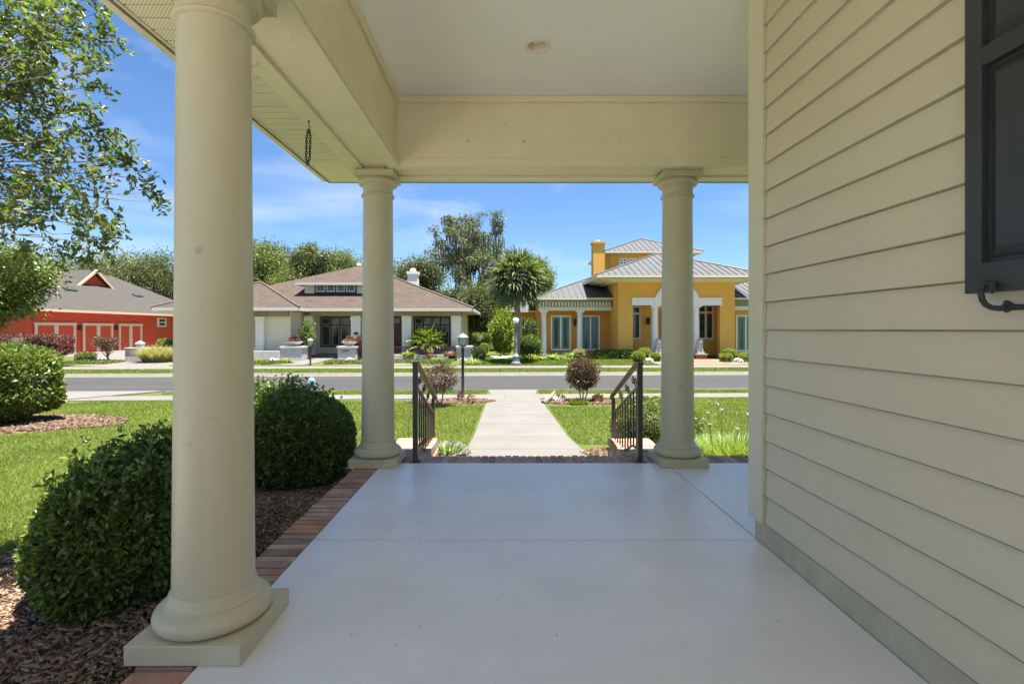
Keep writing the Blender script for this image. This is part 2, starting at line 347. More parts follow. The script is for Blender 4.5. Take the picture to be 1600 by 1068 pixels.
def blob(n, c, r, rng, shell=.75, sq=1.0, lump=.08, zmin=None):
    u = rng.normal(size=(n, 3)); u /= np.linalg.norm(u, axis=1, keepdims=True)
    us = np.sign(u)*np.abs(u)**sq
    ph = rng.random((6, 3))*6.28; fr = rng.normal(size=(6, 3))*3.2
    l = sum(np.sin(u@fr[i]*1.4+ph[i, 0]) for i in range(6))/2.5
    rr = (shell+(1-shell)*rng.random(n)**.6)*(1+lump*l)
    P = np.array(c)+us*np.array(r)*rr[:, None]
    if zmin is not None:
        k = P[:, 2] > zmin; P, u = P[k], u[k]
    return P, u
def mbnp(mb):
    return np.array(mb.v, dtype=float), np.array([f for f in mb.f if len(f) == 4])
def shrub(name, label, cat, c, r, n, size, mat, seed, sq=.85, aspect=.5, shell=.8, lump=.06, fine=False, zmin=None, group=None, core=.8, up=.5, sprigs=0):
    """clipped or rounded shrub: leaves over a twiggy core, one mesh"""
    rng = np.random.default_rng(seed)
    zmin = c[2]-r[2]*.97 if zmin is None else zmin
    P, u = blob(n, c, r, rng, shell, sq, lump, zmin)
    D = u*.5+rng.normal(size=u.shape)*.7+np.array([0, 0, up*.5])
    V, F = leaf_geo(P, D, size, aspect, rng, fine)
    parts = [(V, F, 0)]
    if sprigs:
        a = rng.random(sprigs)*6.28; q = rng.random(sprigs)**.5*.8
        B = np.array(c)+np.stack([np.cos(a)*q*r[0], np.sin(a)*q*r[1], np.sqrt(1-q**2)*r[2]*.97], 1)
        t = rng.random((sprigs, 14)); h = (.05+rng.random(sprigs)*.13)[:, None]
        lean = rng.normal(size=(sprigs, 3))*.35; lean[:, 2] = 1
        PP = (B[:, None, :]+lean[:, None, :]*(t*h)[:, :, None]).reshape(-1, 3)
        DD = rng.normal(size=PP.shape)+np.array([0, 0, .7])
        v, f = leaf_geo(PP, DD, size*1.05, aspect, rng, fine); parts.append((v, f, 0))
    if core:
        mb = MB().ball(c, [x*core for x in r], 20, 12, .06, seed, zmin); v, f = mbnp(mb); parts.append((v, f, 1))
    o = npmesh(name, None, None, [mat, M['twig']], parts=parts)
    return tag(o, label, cat, group)
def strappy(name, label, cat, c, rad, n, L, w, mat, seed, lean=.6, group=None, segs=4, zfun=None, flowers=None, droop=1.0):
    """clump of arching strap leaves"""
    rng = np.random.default_rng(seed); a = rng.random(n)*6.28; q = np.sqrt(rng.random(n))
    B = np.stack([c[0]+np.cos(a)*q*rad[0]*.6, c[1]+np.sin(a)*q*rad[1]*.6, np.full(n, c[2])], 1)
    if zfun: B[:, 2] = [zfun(x, y) for x, y in B[:, :2]]
    a2 = a+rng.normal(size=n)*.6; ln = lean*(.3+q)*(.6+.8*rng.random(n)); h = L*(.65+.5*rng.random(n))
    hd = np.stack([np.cos(a2), np.sin(a2), np.zeros(n)], 1); sd = np.stack([-np.sin(a2), np.cos(a2), np.zeros(n)], 1)
    rows = []
    for i in range(segs+1):
        t = i/segs; rise = t-droop*.45*ln*t*t*1.2
        p = B+hd*(ln*h*(t**1.5))[:, None]; p[:, 2] += h*rise
        ww = w*(1-t**2.2)*.5+.0005
        rows += [p+sd*ww, p-sd*ww]
    V = np.stack(rows, 1).reshape(-1, 3); k = 2*(segs+1); b = np.arange(n)[:, None]*k
    F = np.concatenate([b+np.array([[2*i, 2*i+1, 2*i+3, 2*i+2]]) for i in range(segs)])
    parts = [(V, F, 0)]
    o = npmesh(name, None, None, mat, parts=parts); tag(o, label, cat, group)
    return o
def branchy(mb, p, d, L, r, depth, rg, tips, bend=.25, spread=.75, nchild=3, upb=.15, shrink=.68):
    p = Vector(p); d = Vector(d).normalized(); pts = [p.copy()]; rad = [r]; seg = 5
    for i in range(seg):
        d = (d+Vector((rg.gauss(0, bend), rg.gauss(0, bend), rg.gauss(0, bend)+upb))*.5).normalized()
        p = p+d*L/seg; pts.append(p.copy()); rad.append(r*(1-.5*(i+1)/seg))
    mb.tube(pts, rad, 7 if r > .08 else 5)
    tips.append((pts[-1], depth)); 
    if depth <= 1: tips.append((pts[3], depth))
    if depth > 0:
        for k in range(nchild):
            q = pts[rg.choice([2, 3, 4, 5])] if k else pts[-1]
            nd = (d+Vector((rg.gauss(0, spread), rg.gauss(0, spread), rg.gauss(0, spread*.6)))).normalized()
            branchy(mb, q, nd, L*shrink*rg.uniform(.8, 1.2), rad[-1]*.8, depth-1, rg, tips, bend, spread, nchild, upb, shrink)
def tree(name, label, loc, H, Rr, seed, leafmat, nleaf=16000, size=.28, trunk=.33, r0=.28, moss=0, group=None, cl=.9, depth=2, spread=.75, limbs=5, aspect=.55, flat=.6, lean=(0,0), keep=None, cat='tree'):
    rg = random.Random(seed); rng = np.random.default_rng(seed)
    root = thing(name, label, cat, loc, group); x, y, z = loc
    tb = MB(); th = H*trunk; top = Vector((x+lean[0], y+lean[1], z+th))
    tb.tube([(x, y, z-.3), (x, y, z+.15), lerp(Vector((x, y, z)), top, .5)+Vector((rg.gauss(0,.1), 0, 0)), top], [r0*1.5, r0*1.15, r0, r0*.85], 10)
    tips = []
    for k in range(limbs):
        a = 6.28*k/limbs+rg.uniform(-.4, .4); e = rg.uniform(.25, 1.1)
        d = Vector((math.cos(a)*math.cos(e)*Rr/H*2, math.sin(a)*math.cos(e)*Rr/H*2, math.sin(e)+.2))
        branchy(tb, top, d, (H-th)*.42*rg.uniform(.8, 1.15), r0*.5, depth, rg, tips, spread=spread)
    P = np.array([t[0] for t in tips if t[1] < depth]); c0 = np.array(top)
    hr = np.percentile(np.hypot(P[:, 0]-c0[0], P[:, 1]-c0[1]), 95); sh = max(.3, (Rr-cl*.9)/hr); sv = max(.3, (H-th-cl*flat*1.1)/(np.percentile(P[:, 2], 98)-c0[2]))
    P = c0+(P-c0)*np.array([sh, sh, sv]); P = P[(np.hypot(P[:, 0]-c0[0], P[:, 1]-c0[1]) < Rr*1.02) & (P[:, 2] <= np.percentile(P[:, 2], 98))]
    tb.v = [v if v[2] <= top.z+1e-6 else (c0[0]+(v[0]-c0[0])*sh, c0[1]+(v[1]-c0[1])*sh, c0[2]+(v[2]-c0[2])*sv) for v in tb.v]
    # keep limbs within the crown's envelope
    i = rng.integers(0, len(P), nleaf); base = P[i]
    off = np.clip(rng.normal(size=(nleaf, 3)), -1.45, 1.45)*np.array([cl, cl, cl*flat])*rng.uniform(.35, 1.0, (nleaf, 1))
    L = base+off; D = off+rng.normal(size=off.shape)*.6*cl
    if keep is not None: m_ = keep(L); L, D = L[m_], D[m_]
    obj('trunk', tb, M['bark'], root, True)
    V, F = leaf_geo(L, D, size, aspect, rng); npmesh('crown', V, F, leafmat, root)
    if moss:
        i = rng.integers(0, len(P), moss); B = P[i]+np.clip(rng.normal(size=(moss, 3)), -1.3, 1.3)*cl*.7; B[:, 2] -= cl*flat*.5; h = rng.uniform(.3, 1.5, moss)*H/13; w = rng.uniform(.02, .07, moss)
        a = rng.random(moss)*6.28; s = np.stack([np.cos(a), np.sin(a), 0*a], 1)*w[:, None]; dn = np.stack([0*h, 0*h, -h], 1); j = rng.normal(size=(moss, 3))*.08
        V = np.stack([B-s, B+s, B+dn*.6+s*.8+j, B+dn*.6-s*.8+j, B+dn+j*1.5], 1).reshape(-1, 3); b = np.arange(moss)[:, None]*5
        npmesh('hanging_moss', None, None, M['moss'], root, parts=[(V, np.concatenate([b+np.array([[0,1,2,3]])]), 0), (V, b+np.array([[3,2,4]]), 0)])
    return root
# ------------------------------------------------------------------ the ground
SK = .04                                        # the street runs slightly across the view
PROF = [(-12,-.15),(4,-.15),(5.2,-.25),(7.3,-.48),(15.2,-.83),(18.3,-.90),(18.75,-.93),(18.8,-1.10),(25.9,-1.10),(26.0,-.94),(28.7,-.90),(30.2,-.88),(33.5,-.80),(37,-.70),(60,-.6),(120,0),(420,2.5)]
def G(x, y):
    yy = y-SK*x if y > 10 else y-SK*x*max(0, (y-4)/6)
    return float(np.interp(yy, [p[0] for p in PROF], [p[1] for p in PROF]))
def sheet(name, x0, x1, y0, y1, dz, mat, nx=40, ny=None, skew=True, top=None):
    """level strip draped on the ground; top: fixed height"""
    ys = sorted(set([y0, y1]+[p[0] for p in PROF if y0 < p[0] < y1]+list(np.linspace(y0, y1, ny or 2)))); xs = np.linspace(x0, x1, nx)
    mb = MB()
    for y in ys:
        for x in xs:
            yy = y+SK*x*(1 if y > 10 else max(0, (y-4)/6)) if skew else y
            mb.v.append((x, yy, (G(x, yy) if top is None else top)+dz))
    n = len(xs)
    for j in range(len(ys)-1):
        for i in range(n-1): mb.f.append((j*n+i, j*n+i+1, (j+1)*n+i+1, (j+1)*n+i))
    return obj(name, mb, mat)
def patch(name, pts, dz, mat, thick=0):
    """irregular bed: polygon draped at its own ground height"""
    mb = MB(); n = len(pts); cx = sum(p[0] for p in pts)/n; cy = sum(p[1] for p in pts)/n
    K = 5
    mb.v.append((cx, cy, G(cx, cy)+dz))
    for k in range(1, K+1):
        for p in pts:
            x, y = lerp(cx, p[0], k/K), lerp(cy, p[1], k/K); mb.v.append((x, y, G(x, y)+(dz if k < K else .002)))
    for i in range(n): mb.f.append((0, 1+i, 1+(i+1) % n))
    for k in range(K-1):
        for i in range(n):
            a, b = 1+k*n+i, 1+k*n+(i+1) % n; mb.f.append((a, a+n, b+n, b))
    return obj(name, mb, mat, smooth=True)
def wob(cx, cy, rx, ry, seed, n=28, amp=.12):
    rg = random.Random(seed); ph = [rg.uniform(0, 6.28) for _ in range(4)]
    return [(cx+rx*(1+amp*math.sin(2*a+ph[0])+amp*.6*math.sin(3*a+ph[1])+amp*.3*math.sin(7*a+ph[2]))*math.cos(a), cy+ry*(1+amp*math.sin(2*a+ph[1])+amp*.5*math.sin(5*a+ph[3]))*math.sin(a)) for a in [6.2832*i/n for i in range(n)]]
tag(sheet('ground', -200, 200, -12, 420, 0, M['ground'], 60, 12), kind='structure')
tag(sheet('road', -200, 200, 18.8, 25.5, 0, M['asphalt'], 40, top=-1.0), kind='structure')
def kerb(name, y0, y1, z0, z1, zg):
    mb = MB(); x0, x1 = -200, 200
    prof = [(y0, z0-.1), (y0, z0), (y1, z1), (y1, z1-.2)] 
    for x in (x0, x1):
        for y, z in prof: mb.v.append((x, y+SK*x, z))
    mb.f += [(0,4,5,1), (1,5,6,2), (2,6,7,3)]
    return mb
k1 = kerb('', 18.55, 18.8, -.905, -.915, 0); k1.add([(-200, 18.8-8, -.915), (200, 18.8+8, -.915), (200, 18.8+8, -1.02), (-200, 18.8-8, -1.02)], [(0,1,2,3)])
tag(obj('near_kerb', k1, M['kerb']), kind='structure')
k2 = MB()
for x in (-200, 200):
    for y, z in [(25.3,-1.0),(25.31,-.994),(25.75,-.985),(25.85,-.90),(26.12,-.895),(26.13,-1.0)]: k2.v.append((x, y+SK*x, z))
k2.f += [(i, i+6, i+7, i+1) for i in range(5)]
tag(obj('far_kerb', k2, M['kerb']), kind='structure')
def slabs(x0, x1, y0, y1, dz, step, along='x', skew=True):
    """pavement as separate slabs with joints, draped"""
    mb = MB(); g = .012
    if along == 'x':
        n = int((x1-x0)/step)
        for i in range(n):
            a, b = x0+i*step+g/2, x0+(i+1)*step-g/2
            q = [(a, y0+SK*a), (b, y0+SK*b), (b, y1+SK*b), (a, y1+SK*a)]
            mb.hexa([(x, y, G(x, y)-.05) for x, y in q], [(x, y, G(x, y)+dz) for x, y in q])
    else:
        y = y0
        while y < y1-.02:
            b = min(y+step, y1); q = [(x0, y+g/2), (x1, y+g/2), (x1, b-g/2), (x0, b-g/2)]
            mb.hexa([(u, v, G(u, v)-.05) for u, v in q], [(u, v, G(u, v)+dz) for u, v in q]); y = b
    return mb
tag(obj('near_pavement', slabs(-60, 60, 15.75, 16.95, .02, 1.5), M['concrete']), kind='structure')
tag(obj('far_pavement', slabs(-60, 60, 28.75, 30.2, .02, 1.5), M['concrete']), kind='structure')
# front walk: flares at its foot, then runs to the street
wk = MB(); WY = [6.6, 7.6, 8.7, 10.2, 11.8, 13.4, 15.0, 15.9]
def wx(y): f = .12*max(0, (8.6-y)/2)**1.5; return (-.54-f, 1.06+f*1.6)
for a, b in zip(WY[:-1], WY[1:]):
    q = [(wx(a)[0], a+.006), (wx(a)[1], a+.006), (wx(b)[1], b-.006), (wx(b)[0], b-.006)]
    wk.hexa([(x, y, G(0, y)-.08) for x, y in q], [(x, y, G(0, y)+.02) for x, y in q])
q = [(-.50, 16.93), (.98, 16.93), (1.15, 18.6), (-.62, 18.6)]
wk.hexa([(x, y, G(0, y)-.05) for x, y in q], [(x, y, G(0, y)+.02) for x, y in q])
tag(obj('front_walk', wk, M['concrete']), kind='structure')
dv = MB(); q = [(-30, 15.85-1.2), (-13.2, 15.85-.5), (-12.0, 18.55-.48), (-30, 18.55-1.2)]
dv.hexa([(x, y, G(x, y)-.05) for x, y in q], [(x, y, G(x, y)+.045) for x, y in q])
tag(obj('driveway_apron', dv, M['concrete']), kind='structure')

# lawn blades (nobody could count them)
def lawn(name, label, n, region, seed, hscale=1.0):
    rng = np.random.default_rng(seed)
    x0, x1, y0, y1, keep = region
    u = rng.random(n*2); y = y0*(y1/y0)**u; x = rng.uniform(x0, x1, n*2)
    # denser near, wider far
    k = (np.abs(x) < y*1.06+1) & keep(x, y); x, y = x[k][:n], y[k][:n]; n = len(x)
    z = np.array([G(a, b) for a, b in zip(x, y)]); d = y
    w = .003*np.maximum(1, d/3.8); h = (.026+.026*rng.random(n))*hscale; a = rng.random(n)*6.28; ln = rng.normal(size=(n, 2))*.032
    s = np.stack([np.cos(a)*w, np.sin(a)*w, 0*w], 1); B = np.stack([x, y, z-.004], 1)
    T = B+np.stack([ln[:, 0], ln[:, 1], h], 1)
    V = np.stack([B-s, B+s, T], 1).reshape(-1, 3); F = np.arange(n)[:, None]*3+np.array([[0,1,2]])
    return tag(npmesh(name, V, F, M['grass']), label, 'grass', kind='stuff')
lawn('lawn_grass', 'bright lawn grass before the ochre house', 60000, (-2.5, 16, 30.3, 38, lambda x, y: (y > 30.25+SK*x) & (x < 9.3) & ((x > .2) | (y < 38))), 14, 1.3)
def bed_edge(y): return -3.05+.12*np.sin(y*1.7)+np.where(y > 5.6, (y-5.6)*1.2, 0)
shrub_bed = lambda x, y: ((x+10.4)/2.35)**2+((y-10.2)/1.75)**2 > 1
drv = lambda x, y: ~((x < -12.2) & (y > 14.6))
lawn('lawn_grass', 'bright green lawn grass left of the front walk', 420000, (-18, -.6, 2.2, 15.1, lambda x, y: (x < bed_edge(y)) & shrub_bed(x, y) & drv(x, y) & ~((x > -2.35) & (y > 14.1+.02*x)) & ~((y < 7.4) & (x > -2.0))), 1)
lawn('lawn_grass', 'sunny lawn grass right of the front walk', 190000, (1.1, 15, 6.6, 15.9, lambda x, y: ~((x < 3.0) & (y > 13.6)) & (x > 1.12+.12*np.maximum(0, (8.6-y)/2)**1.5*1.6) & ~((y < 8.0) & (x < 2.9))), 2)
lawn('verge_grass', 'narrow grass verge between near pavement and road', 60000, (-11.5, 18, 17.1, 18.5, lambda x, y: (y > 17.05+SK*x) & (y < 18.5+SK*x) & ~((x > -.65) & (x < 1.15))), 3, 1.1)
lawn('verge_grass', 'long narrow grass verge across the road', 60000, (-30, 30, 25.4, 29.6, lambda x, y: (y > 26.25+SK*x) & (y < 28.65+SK*x)), 4, 1.3)

# mulch beds with loose bark
def mulch(name, label, pts, n, seed, size=.05, dz=.03, mat='chips', base='soil'):
    o = tag(patch(name, pts, dz, M[base]), label, 'mulch', kind='stuff') 
    rng = np.random.default_rng(seed); P = np.array(pts); x0, y0 = P.min(0); x1, y1 = P.max(0)
    x = rng.uniform(x0, x1, n*3); y = rng.uniform(y0, y1, n*3)
    ins = np.zeros(len(x), bool); j = len(P)-1
    for i in range(len(P)):
        c = ((P[i,1] > y) != (P[j,1] > y)) & (x < (P[j,0]-P[i,0])*(y-P[i,1])/(P[j,1]-P[i,1]+1e-9)+P[i,0]); ins ^= c; j = i
    x, y = x[ins][:n], y[ins][:n]; m = len(x)
    z = np.array([G(a, b) for a, b in zip(x, y)])+dz+rng.random(m)*.022
    D = rng.normal(size=(m, 3)); D[:, 2] *= .3; D, T, U = frames(D, rng); U[:, 2] = np.abs(U[:, 2])
    s = (size*(.5+rng.random(m)*1.3))[:, None]; w = s*rng.uniform(.15, .4, (m, 1)); t = .003
    C = np.stack([x, y, z], 1)
    V = np.stack([C-D*s/2-T*w/2, C+D*s/2-T*w/2, C+D*s/2+T*w/2, C-D*s/2+T*w/2], 1); V = np.concatenate([V, V+np.array([0,0,.004])], 1).reshape(-1, 3)
    b = np.arange(m)[:, None]*8
    F = np.concatenate([b+np.array([q]) for q in ([0,3,2,1],[4,5,6,7],[0,1,5,4],[1,2,6,5],[2,3,7,6],[3,0,4,7])])
    c = npmesh(name+'_chips' if mat != 'pebble' else name+'_pebbles', V, F, M[mat]); tag(c, 'loose '+label, 'mulch', kind='stuff')
bed = [(-1.435, -2.0), (-1.435, 5.35)]+[(-1.5-.09*k, 5.4+.12*k) for k in range(1, 6)]+[(-2.6, 6.0)]+[(float(bed_edge(np.array(y))), y) for y in (5.6, 5.2, 4.8, 4.4, 4.0, 3.6, 3.2, 2.8, 2.4, 2.0, 1.4, .6, -.5, -2)]
mulch('mulch_bed', 'brown bark mulch around the clipped shrubs beside the porch', bed, 60000, 5, .023)
mulch('mulch_island', 'sunlit bark mulch ring under the far left rounded shrub', wob(-10.4, 10.15, 2.3, 1.6, 4), 12000, 6, .055, mat='chips2')
mulch('planting_island', 'mulch planting island left of the walk around the lamp post', wob(-1.6, 14.75, 1.15, .75, 8), 4500, 7, .045, mat='chips2')
mulch('planting_island', 'mulch planting island right of the walk under the bronze shrub', wob(2.05, 14.7, 1.0, .8, 9), 4500, 8, .045, mat='chips2')
M['pebble'] = island('pale_pebble', [(.15,.13,.11), (.10,.085,.07), (.20,.19,.175), (.08,.065,.05)], .8)
mulch('pebble_bed', 'pale pebbles at the foot of the left railing', wob(-.82, 7.35, .3, .75, 10), 1300, 9, .05, mat='pebble')
mulch('mulch_strip', 'dry mulch strip at the foot of the right railing', wob(1.75, 7.05, .65, .55, 11), 2400, 10, .035, mat='chips2')
for nm, lb, c, rr, sd, mt in (('gravel_bed', 'pale gravel garden left of the far garden wall', (-23.5, 32.3), (7.5, 1.7), 21, 'gravel'),
        ('gravel_bed', 'pale gravel garden in front of the beige house pedestals', (-8.2, 32.6), (3.6, 2.1), 22, 'gravel'), ('gravel_bed', 'pale gravel strip between beige house walk and driveway', (-15.7, 32.3), (1.9, 1.7), 25, 'gravel'),
        ('gravel_bed', 'pale gravel in front of the ochre house entry', (12.2, 33.4), (4.2, 2.3), 23, 'gravel'), ('white_gravel', 'white gravel bed before the ochre house columns', (3.0, 36.0), (1.6, .8), 24, 'white')):
    tag(patch(nm, wob(*c, *rr, sd, amp=.06), .03, M[mt]), lb, 'gravel', kind='stuff')

tag(sheet('added_bounce_slab', -9.5, -3.4, -11, 2.4, .02, M['bounceconc'], 4, skew=False), kind='structure')  # unseen slab added out of frame to bounce sunlight into the porch
# ------------------------------------------------------------------ THE PORCH (this house)
HB = thing('porch_house', 'near cream house with columned porch, lap siding and vented soffit', 'house', (3, 1, 0))
# raised concrete floor + brick edging
fl = MB(); YB = -2.6  # unseen roof and wall end cut short here to let light in
YF = -7  # uncovered floor behind the camera, added to bounce sunlight under the roof
fl.box(-1.19, 1.56-.005, YF, 3.157, -.3, 0); fl.box(-1.19, 1.555, 3.165, 4.98, -.3, 0); fl.box(1.565, 7, 3.165, 4.98, -.3, 0); fl.box(1.565, 7, YF, 3.157, -.3, 0)
tag(obj('porch_floor', fl, M['floor'], bevel=.003), kind='structure')
jf = MB().box(-1.185, 6.99, YF, 4.97, -.25, -.012); tag(obj('floor_joint', jf, M['mortar']), kind='structure')
rg = random.Random(3)
bm_ = MB(); mm = MB()
def brickrow(mb, along, a0, a1, b0, b1, z0, z1, step=.078, gap=.015):
    a = a0
    while a < a1-.02:
        e = min(a+step*rg.uniform(.93, 1.06), a1); j = lambda: rg.uniform(-.004, .004)
        zz = z1+j(); l0, l1 = b0+j(), b1+j()
        if along == 'y': mb.box(l0, l1, a+gap/2, e-gap/2, z0, zz)
        else: mb.box(a+gap/2, e-gap/2, l0, l1, z0, zz)
        a = e
brickrow(bm_, 'y', YF, 5.28, -1.425, -1.20, -.30, -.004)
mm.box(-1.415, -1.192, YF, 5.27, -.3, -.014)
brickrow(bm_, 'x', -1.195, 7, 4.99, 5.285, -.16, -.004); mm.box(-1.19, 7, 4.985, 5.27, -.5, -.014)
# steps (three risers down to the walk) and cheek walls
for k in range(1, 3):
    brickrow(bm_, 'x', -.80, 1.23, 5.285+.32*(k-1), 5.285+.32*k, -.16*k-.14, -.16*k-.004); mm.box(-.8, 1.23, 5.27+.32*(k-1), 5.27+.32*k, -.5, -.16*k-.014)
for xa, xb in ((-1.30, -.82), (1.25, 1.75)):
    mm.box(xa+.01, xb-.01, 5.29, 6.24, -.62, -.042)
    for r_ in range(2): brickrow(bm_, 'y', 5.29, 6.26, xa+r_*(xb-xa)/2, xa+(r_+1)*(xb-xa)/2-.01, -.12, -.03, step=.105)
    for zc in range(6):
        for yy in range(5): bm_.box(xa-.004, xb+.004, 5.29+yy*.195+(.09 if zc % 2 else 0), min(6.262, 5.29+yy*.195+.18+(.09 if zc % 2 else 0)), -.62+zc*.08, -.62+zc*.08+.068)
brk = obj('brick_edging', bm_, M['brick'], bevel=.004); tag(brk, kind='structure')
tag(obj('brick_mortar', mm, M['mortar']), kind='structure')
# roof beams, ceiling, soffit
ZB, ZC = 2.81, 3.458; XI, YI = -1.008, 4.756
bmB = MB()
bmB.box(-1.37, XI, YB, YI-.002, ZB+.03, ZC-.002); bmB.box(-1.37, 7, YI, 5.17, ZB+.03, ZC-.002)
beam = obj('beam', bmB, M['cream'], HB, bevel=.003)
tr = MB()
tr.box(XI-.10, XI+.012, YB, YI-.014, ZB, ZB+.075); tr.box(XI-.10, 7, YI-.012, YI+.10, ZB+.001, ZB+.076)
tr.box(XI+.002, XI+.03, YB, YI-.034, ZC-.06, ZC-.004); tr.box(XI+.002, 7, YI-.032, YI-.003, ZC-.061, ZC-.004)
tr.box(XI+.012, XI+.024, YB, YI-.03, ZB+.018, ZB+.030)
obj('beam_trim', tr, M['cream'], beam, bevel=.004)
sf = MB(); zs = CAMZ+1.52
XE, YE, XL, XV = -1.797, 5.275, -1.35, -1.485
sf.box(XV, XL, YB, YI+.42, zs, zs+.02); sf.box(XL+.001, 7, 5.14, YE, zs, zs+.02)
sf.box(XE, XV-.001, 4.67, YE, zs-.001, zs+.02); sf.box(XV, XL, 5.177, YE, zs-.002, zs+.02)
obj('soffit_board', sf, M['cream'], HB, bevel=.002)
sv = MB(); y = YB
while y < 4.65:
    sv.box(XE, XV-.002, y+.011, min(y+.1, 4.665), zs+.002, zs+.010); y += .1
obj('soffit', sv, M['soffit'], HB)
fa = MB(); fa.box(XE-.02, XE-.001, YB, YE+.02, zs-.003, zs+.16); fa.box(XE-.001, 7, YE+.001, YE+.02, zs-.003, zs+.16)
obj('fascia', fa, M['corner'], HB)
de = MB(); de.box(XE-.034, XE-.021, YB, YE+.034, zs-.008, zs+.03); de.box(XE-.02, 7, YE+.021, YE+.034, zs-.008, zs+.03); obj('drip_edge', de, M['bark'], HB)
gu = MB(); gu.box(XE-.13, XE-.022, YB, YE+.13, zs+.03, zs+.14); gu.box(XE-.02, 7, YE+.022, YE+.13, zs+.03, zs+.14); obj('gutter', gu, M['cream'], HB, bevel=.01)
cm_ = MB(); hx0, hy0, hr_ = .239, 3.90, .072; q_ = .2
cm_.box(XI-.3, hx0-q_, YB, YI+.1, ZC, ZC+.02); cm_.box(hx0+q_, 7, YB, YI+.1, ZC, ZC+.02); cm_.box(hx0-q_, hx0+q_, YB, hy0-q_, ZC, ZC+.02); cm_.box(hx0-q_, hx0+q_, hy0+q_, YI+.1, ZC, ZC+.02)
o0 = len(cm_.v)
for k in range(48):
    a = 6.2831853*k/48; c_, s_ = math.cos(a), math.sin(a); m_ = q_/max(abs(c_), abs(s_)); cm_.v += [(hx0+hr_*c_, hy0+hr_*s_, ZC), (hx0+m_*c_, hy0+m_*s_, ZC)]
for k in range(48): k2 = (k+1) % 48; cm_.f.append((o0+2*k, o0+2*k+1, o0+2*k2+1, o0+2*k2))
obj('ceiling', cm_, M['ceil'], HB)
rf = MB(); e = .15; zr = zs+.17; a, b, c, d = XE-e, 9.0, YB-.3, YE+e
rf.add([(a,c,zr),(b,c,zr),(b,d,zr),(a,d,zr),(a+4.1,c+4.1,zr+3.6),(b-4.1,c+4.1,zr+3.6),(b-4.1,d-4.1,zr+3.6),(a+4.1,d-4.1,zr+3.6)],[(0,1,5,4),(1,2,6,5),(2,3,7,6),(3,0,4,7),(4,5,6,7)])
obj('roof', rf, M['shing_g'], HB)
# walls: lap siding, corner board, foundation
WX = 1.56; CY = 3.2
wl = MB(); gl = MB(); z = .14
while z < 3.5:
    z1 = z+.165
    zt = z1-.003
    wl.add([(WX-.014, YB, z), (WX-.014, CY-.152, z), (WX-.002, CY-.152, zt), (WX-.002, YB, zt), (WX+.02, YB, z), (WX+.02, CY-.152, z), (WX+.02, CY-.152, zt), (WX+.02, YB, zt)],
           [(0,3,2,1), (0,1,5,4), (3,7,6,2), (1,2,6,5)])
    gl.box(WX-.0152, WX-.0139, YB, CY-.133, z-.001, z+.0035)  # thin dark strip drawn in as the lap's shadow line
    wl.add([(WX+.15, CY+.012, z), (9, CY+.012, z), (9, CY+.001, z1), (WX+.15, CY+.001, z1)], [(0,1,2,3)])
    z = z1
wl.box(WX+.021, 9, YB, CY-.002, -.1, 3.45)
side = obj('siding_wall', wl, M['siding'], HB); obj('lap_shade_line', gl, M['lapshade'], side)
cb = MB(); cb.box(WX-.027, WX+.02, CY-.13, CY+.035, .135, ZC-.01); cb.box(WX+.021, WX+.15, CY+.001, CY+.034, .135, ZC-.01)
obj('corner_board', cb, M['corner'], HB, bevel=.003)
fd = MB(); fd.box(WX, WX+.02, YB, CY, -.2, .138); fd.box(WX+.02, 9, CY-.02, CY, -.2, .138)
obj('foundation', fd, M['found'], HB)
cw = MB().box(-.0, .018, 0, 0, 0, 0) if False else MB()
# shutter
sh = MB(); XS = WX-.055; y1, y0, z0, z1 = 1.68, 1.22, 1.415, 2.86
st = .058
sh.box(XS, XS+.035, y1-st, y1, z0, z1); sh.box(XS, XS+.035, y0, y0+st, z0, z1)
for za, zb in ((z0, z0+.095), (2.13, 2.19), (z1-.08, z1)): sh.box(XS+.0005, XS+.0345, y0+st, y1-st, za, zb)
shut = obj('shutter', sh, M['shutter'], HB, bevel=.003, label='dark grey raised panel wooden shutter')
pn = MB()
for za, zb in ((z0+.095, 2.13), (2.19, z1-.08)):
    ya, yb = y0+st, y1-st
    pn.box(XS+.024, XS+.030, ya, yb, za, zb)
    o_ = [(XS+.024, ya+.012, za+.012), (XS+.024, yb-.012, za+.012), (XS+.024, yb-.012, zb-.012), (XS+.024, ya+.012, zb-.012)]
    i_ = [(XS+.006, ya+.045, za+.045), (XS+.006, yb-.045, za+.045), (XS+.006, yb-.045, zb-.045), (XS+.006, ya+.045, zb-.045)]
    pn.add(o_+i_, [(0,1,5,4),(1,2,6,5),(2,3,7,6),(3,0,4,7),(4,5,6,7)])
obj('raised_panel', pn, M['shutter'], shut)
hk = MB(); XH = XS-.016; yc, zc = 1.585, 1.398
def sp(a, r): return (XH, yc+r*math.cos(a), zc+.02+r*math.sin(a))
pts = [sp(math.pi*.5-2.6*math.pi*t*.55+math.pi*.0, .010+.018*t) for t in np.linspace(0, 1, 16)][::-1]
pts = []
for t in np.linspace(0, 1, 18):
    a = R(-60)+t*R(330); r = lerp(.011, .034, t); pts.append((XH, yc-.002+r*math.cos(a)*-1*-1, zc+.012+r*math.sin(a)))
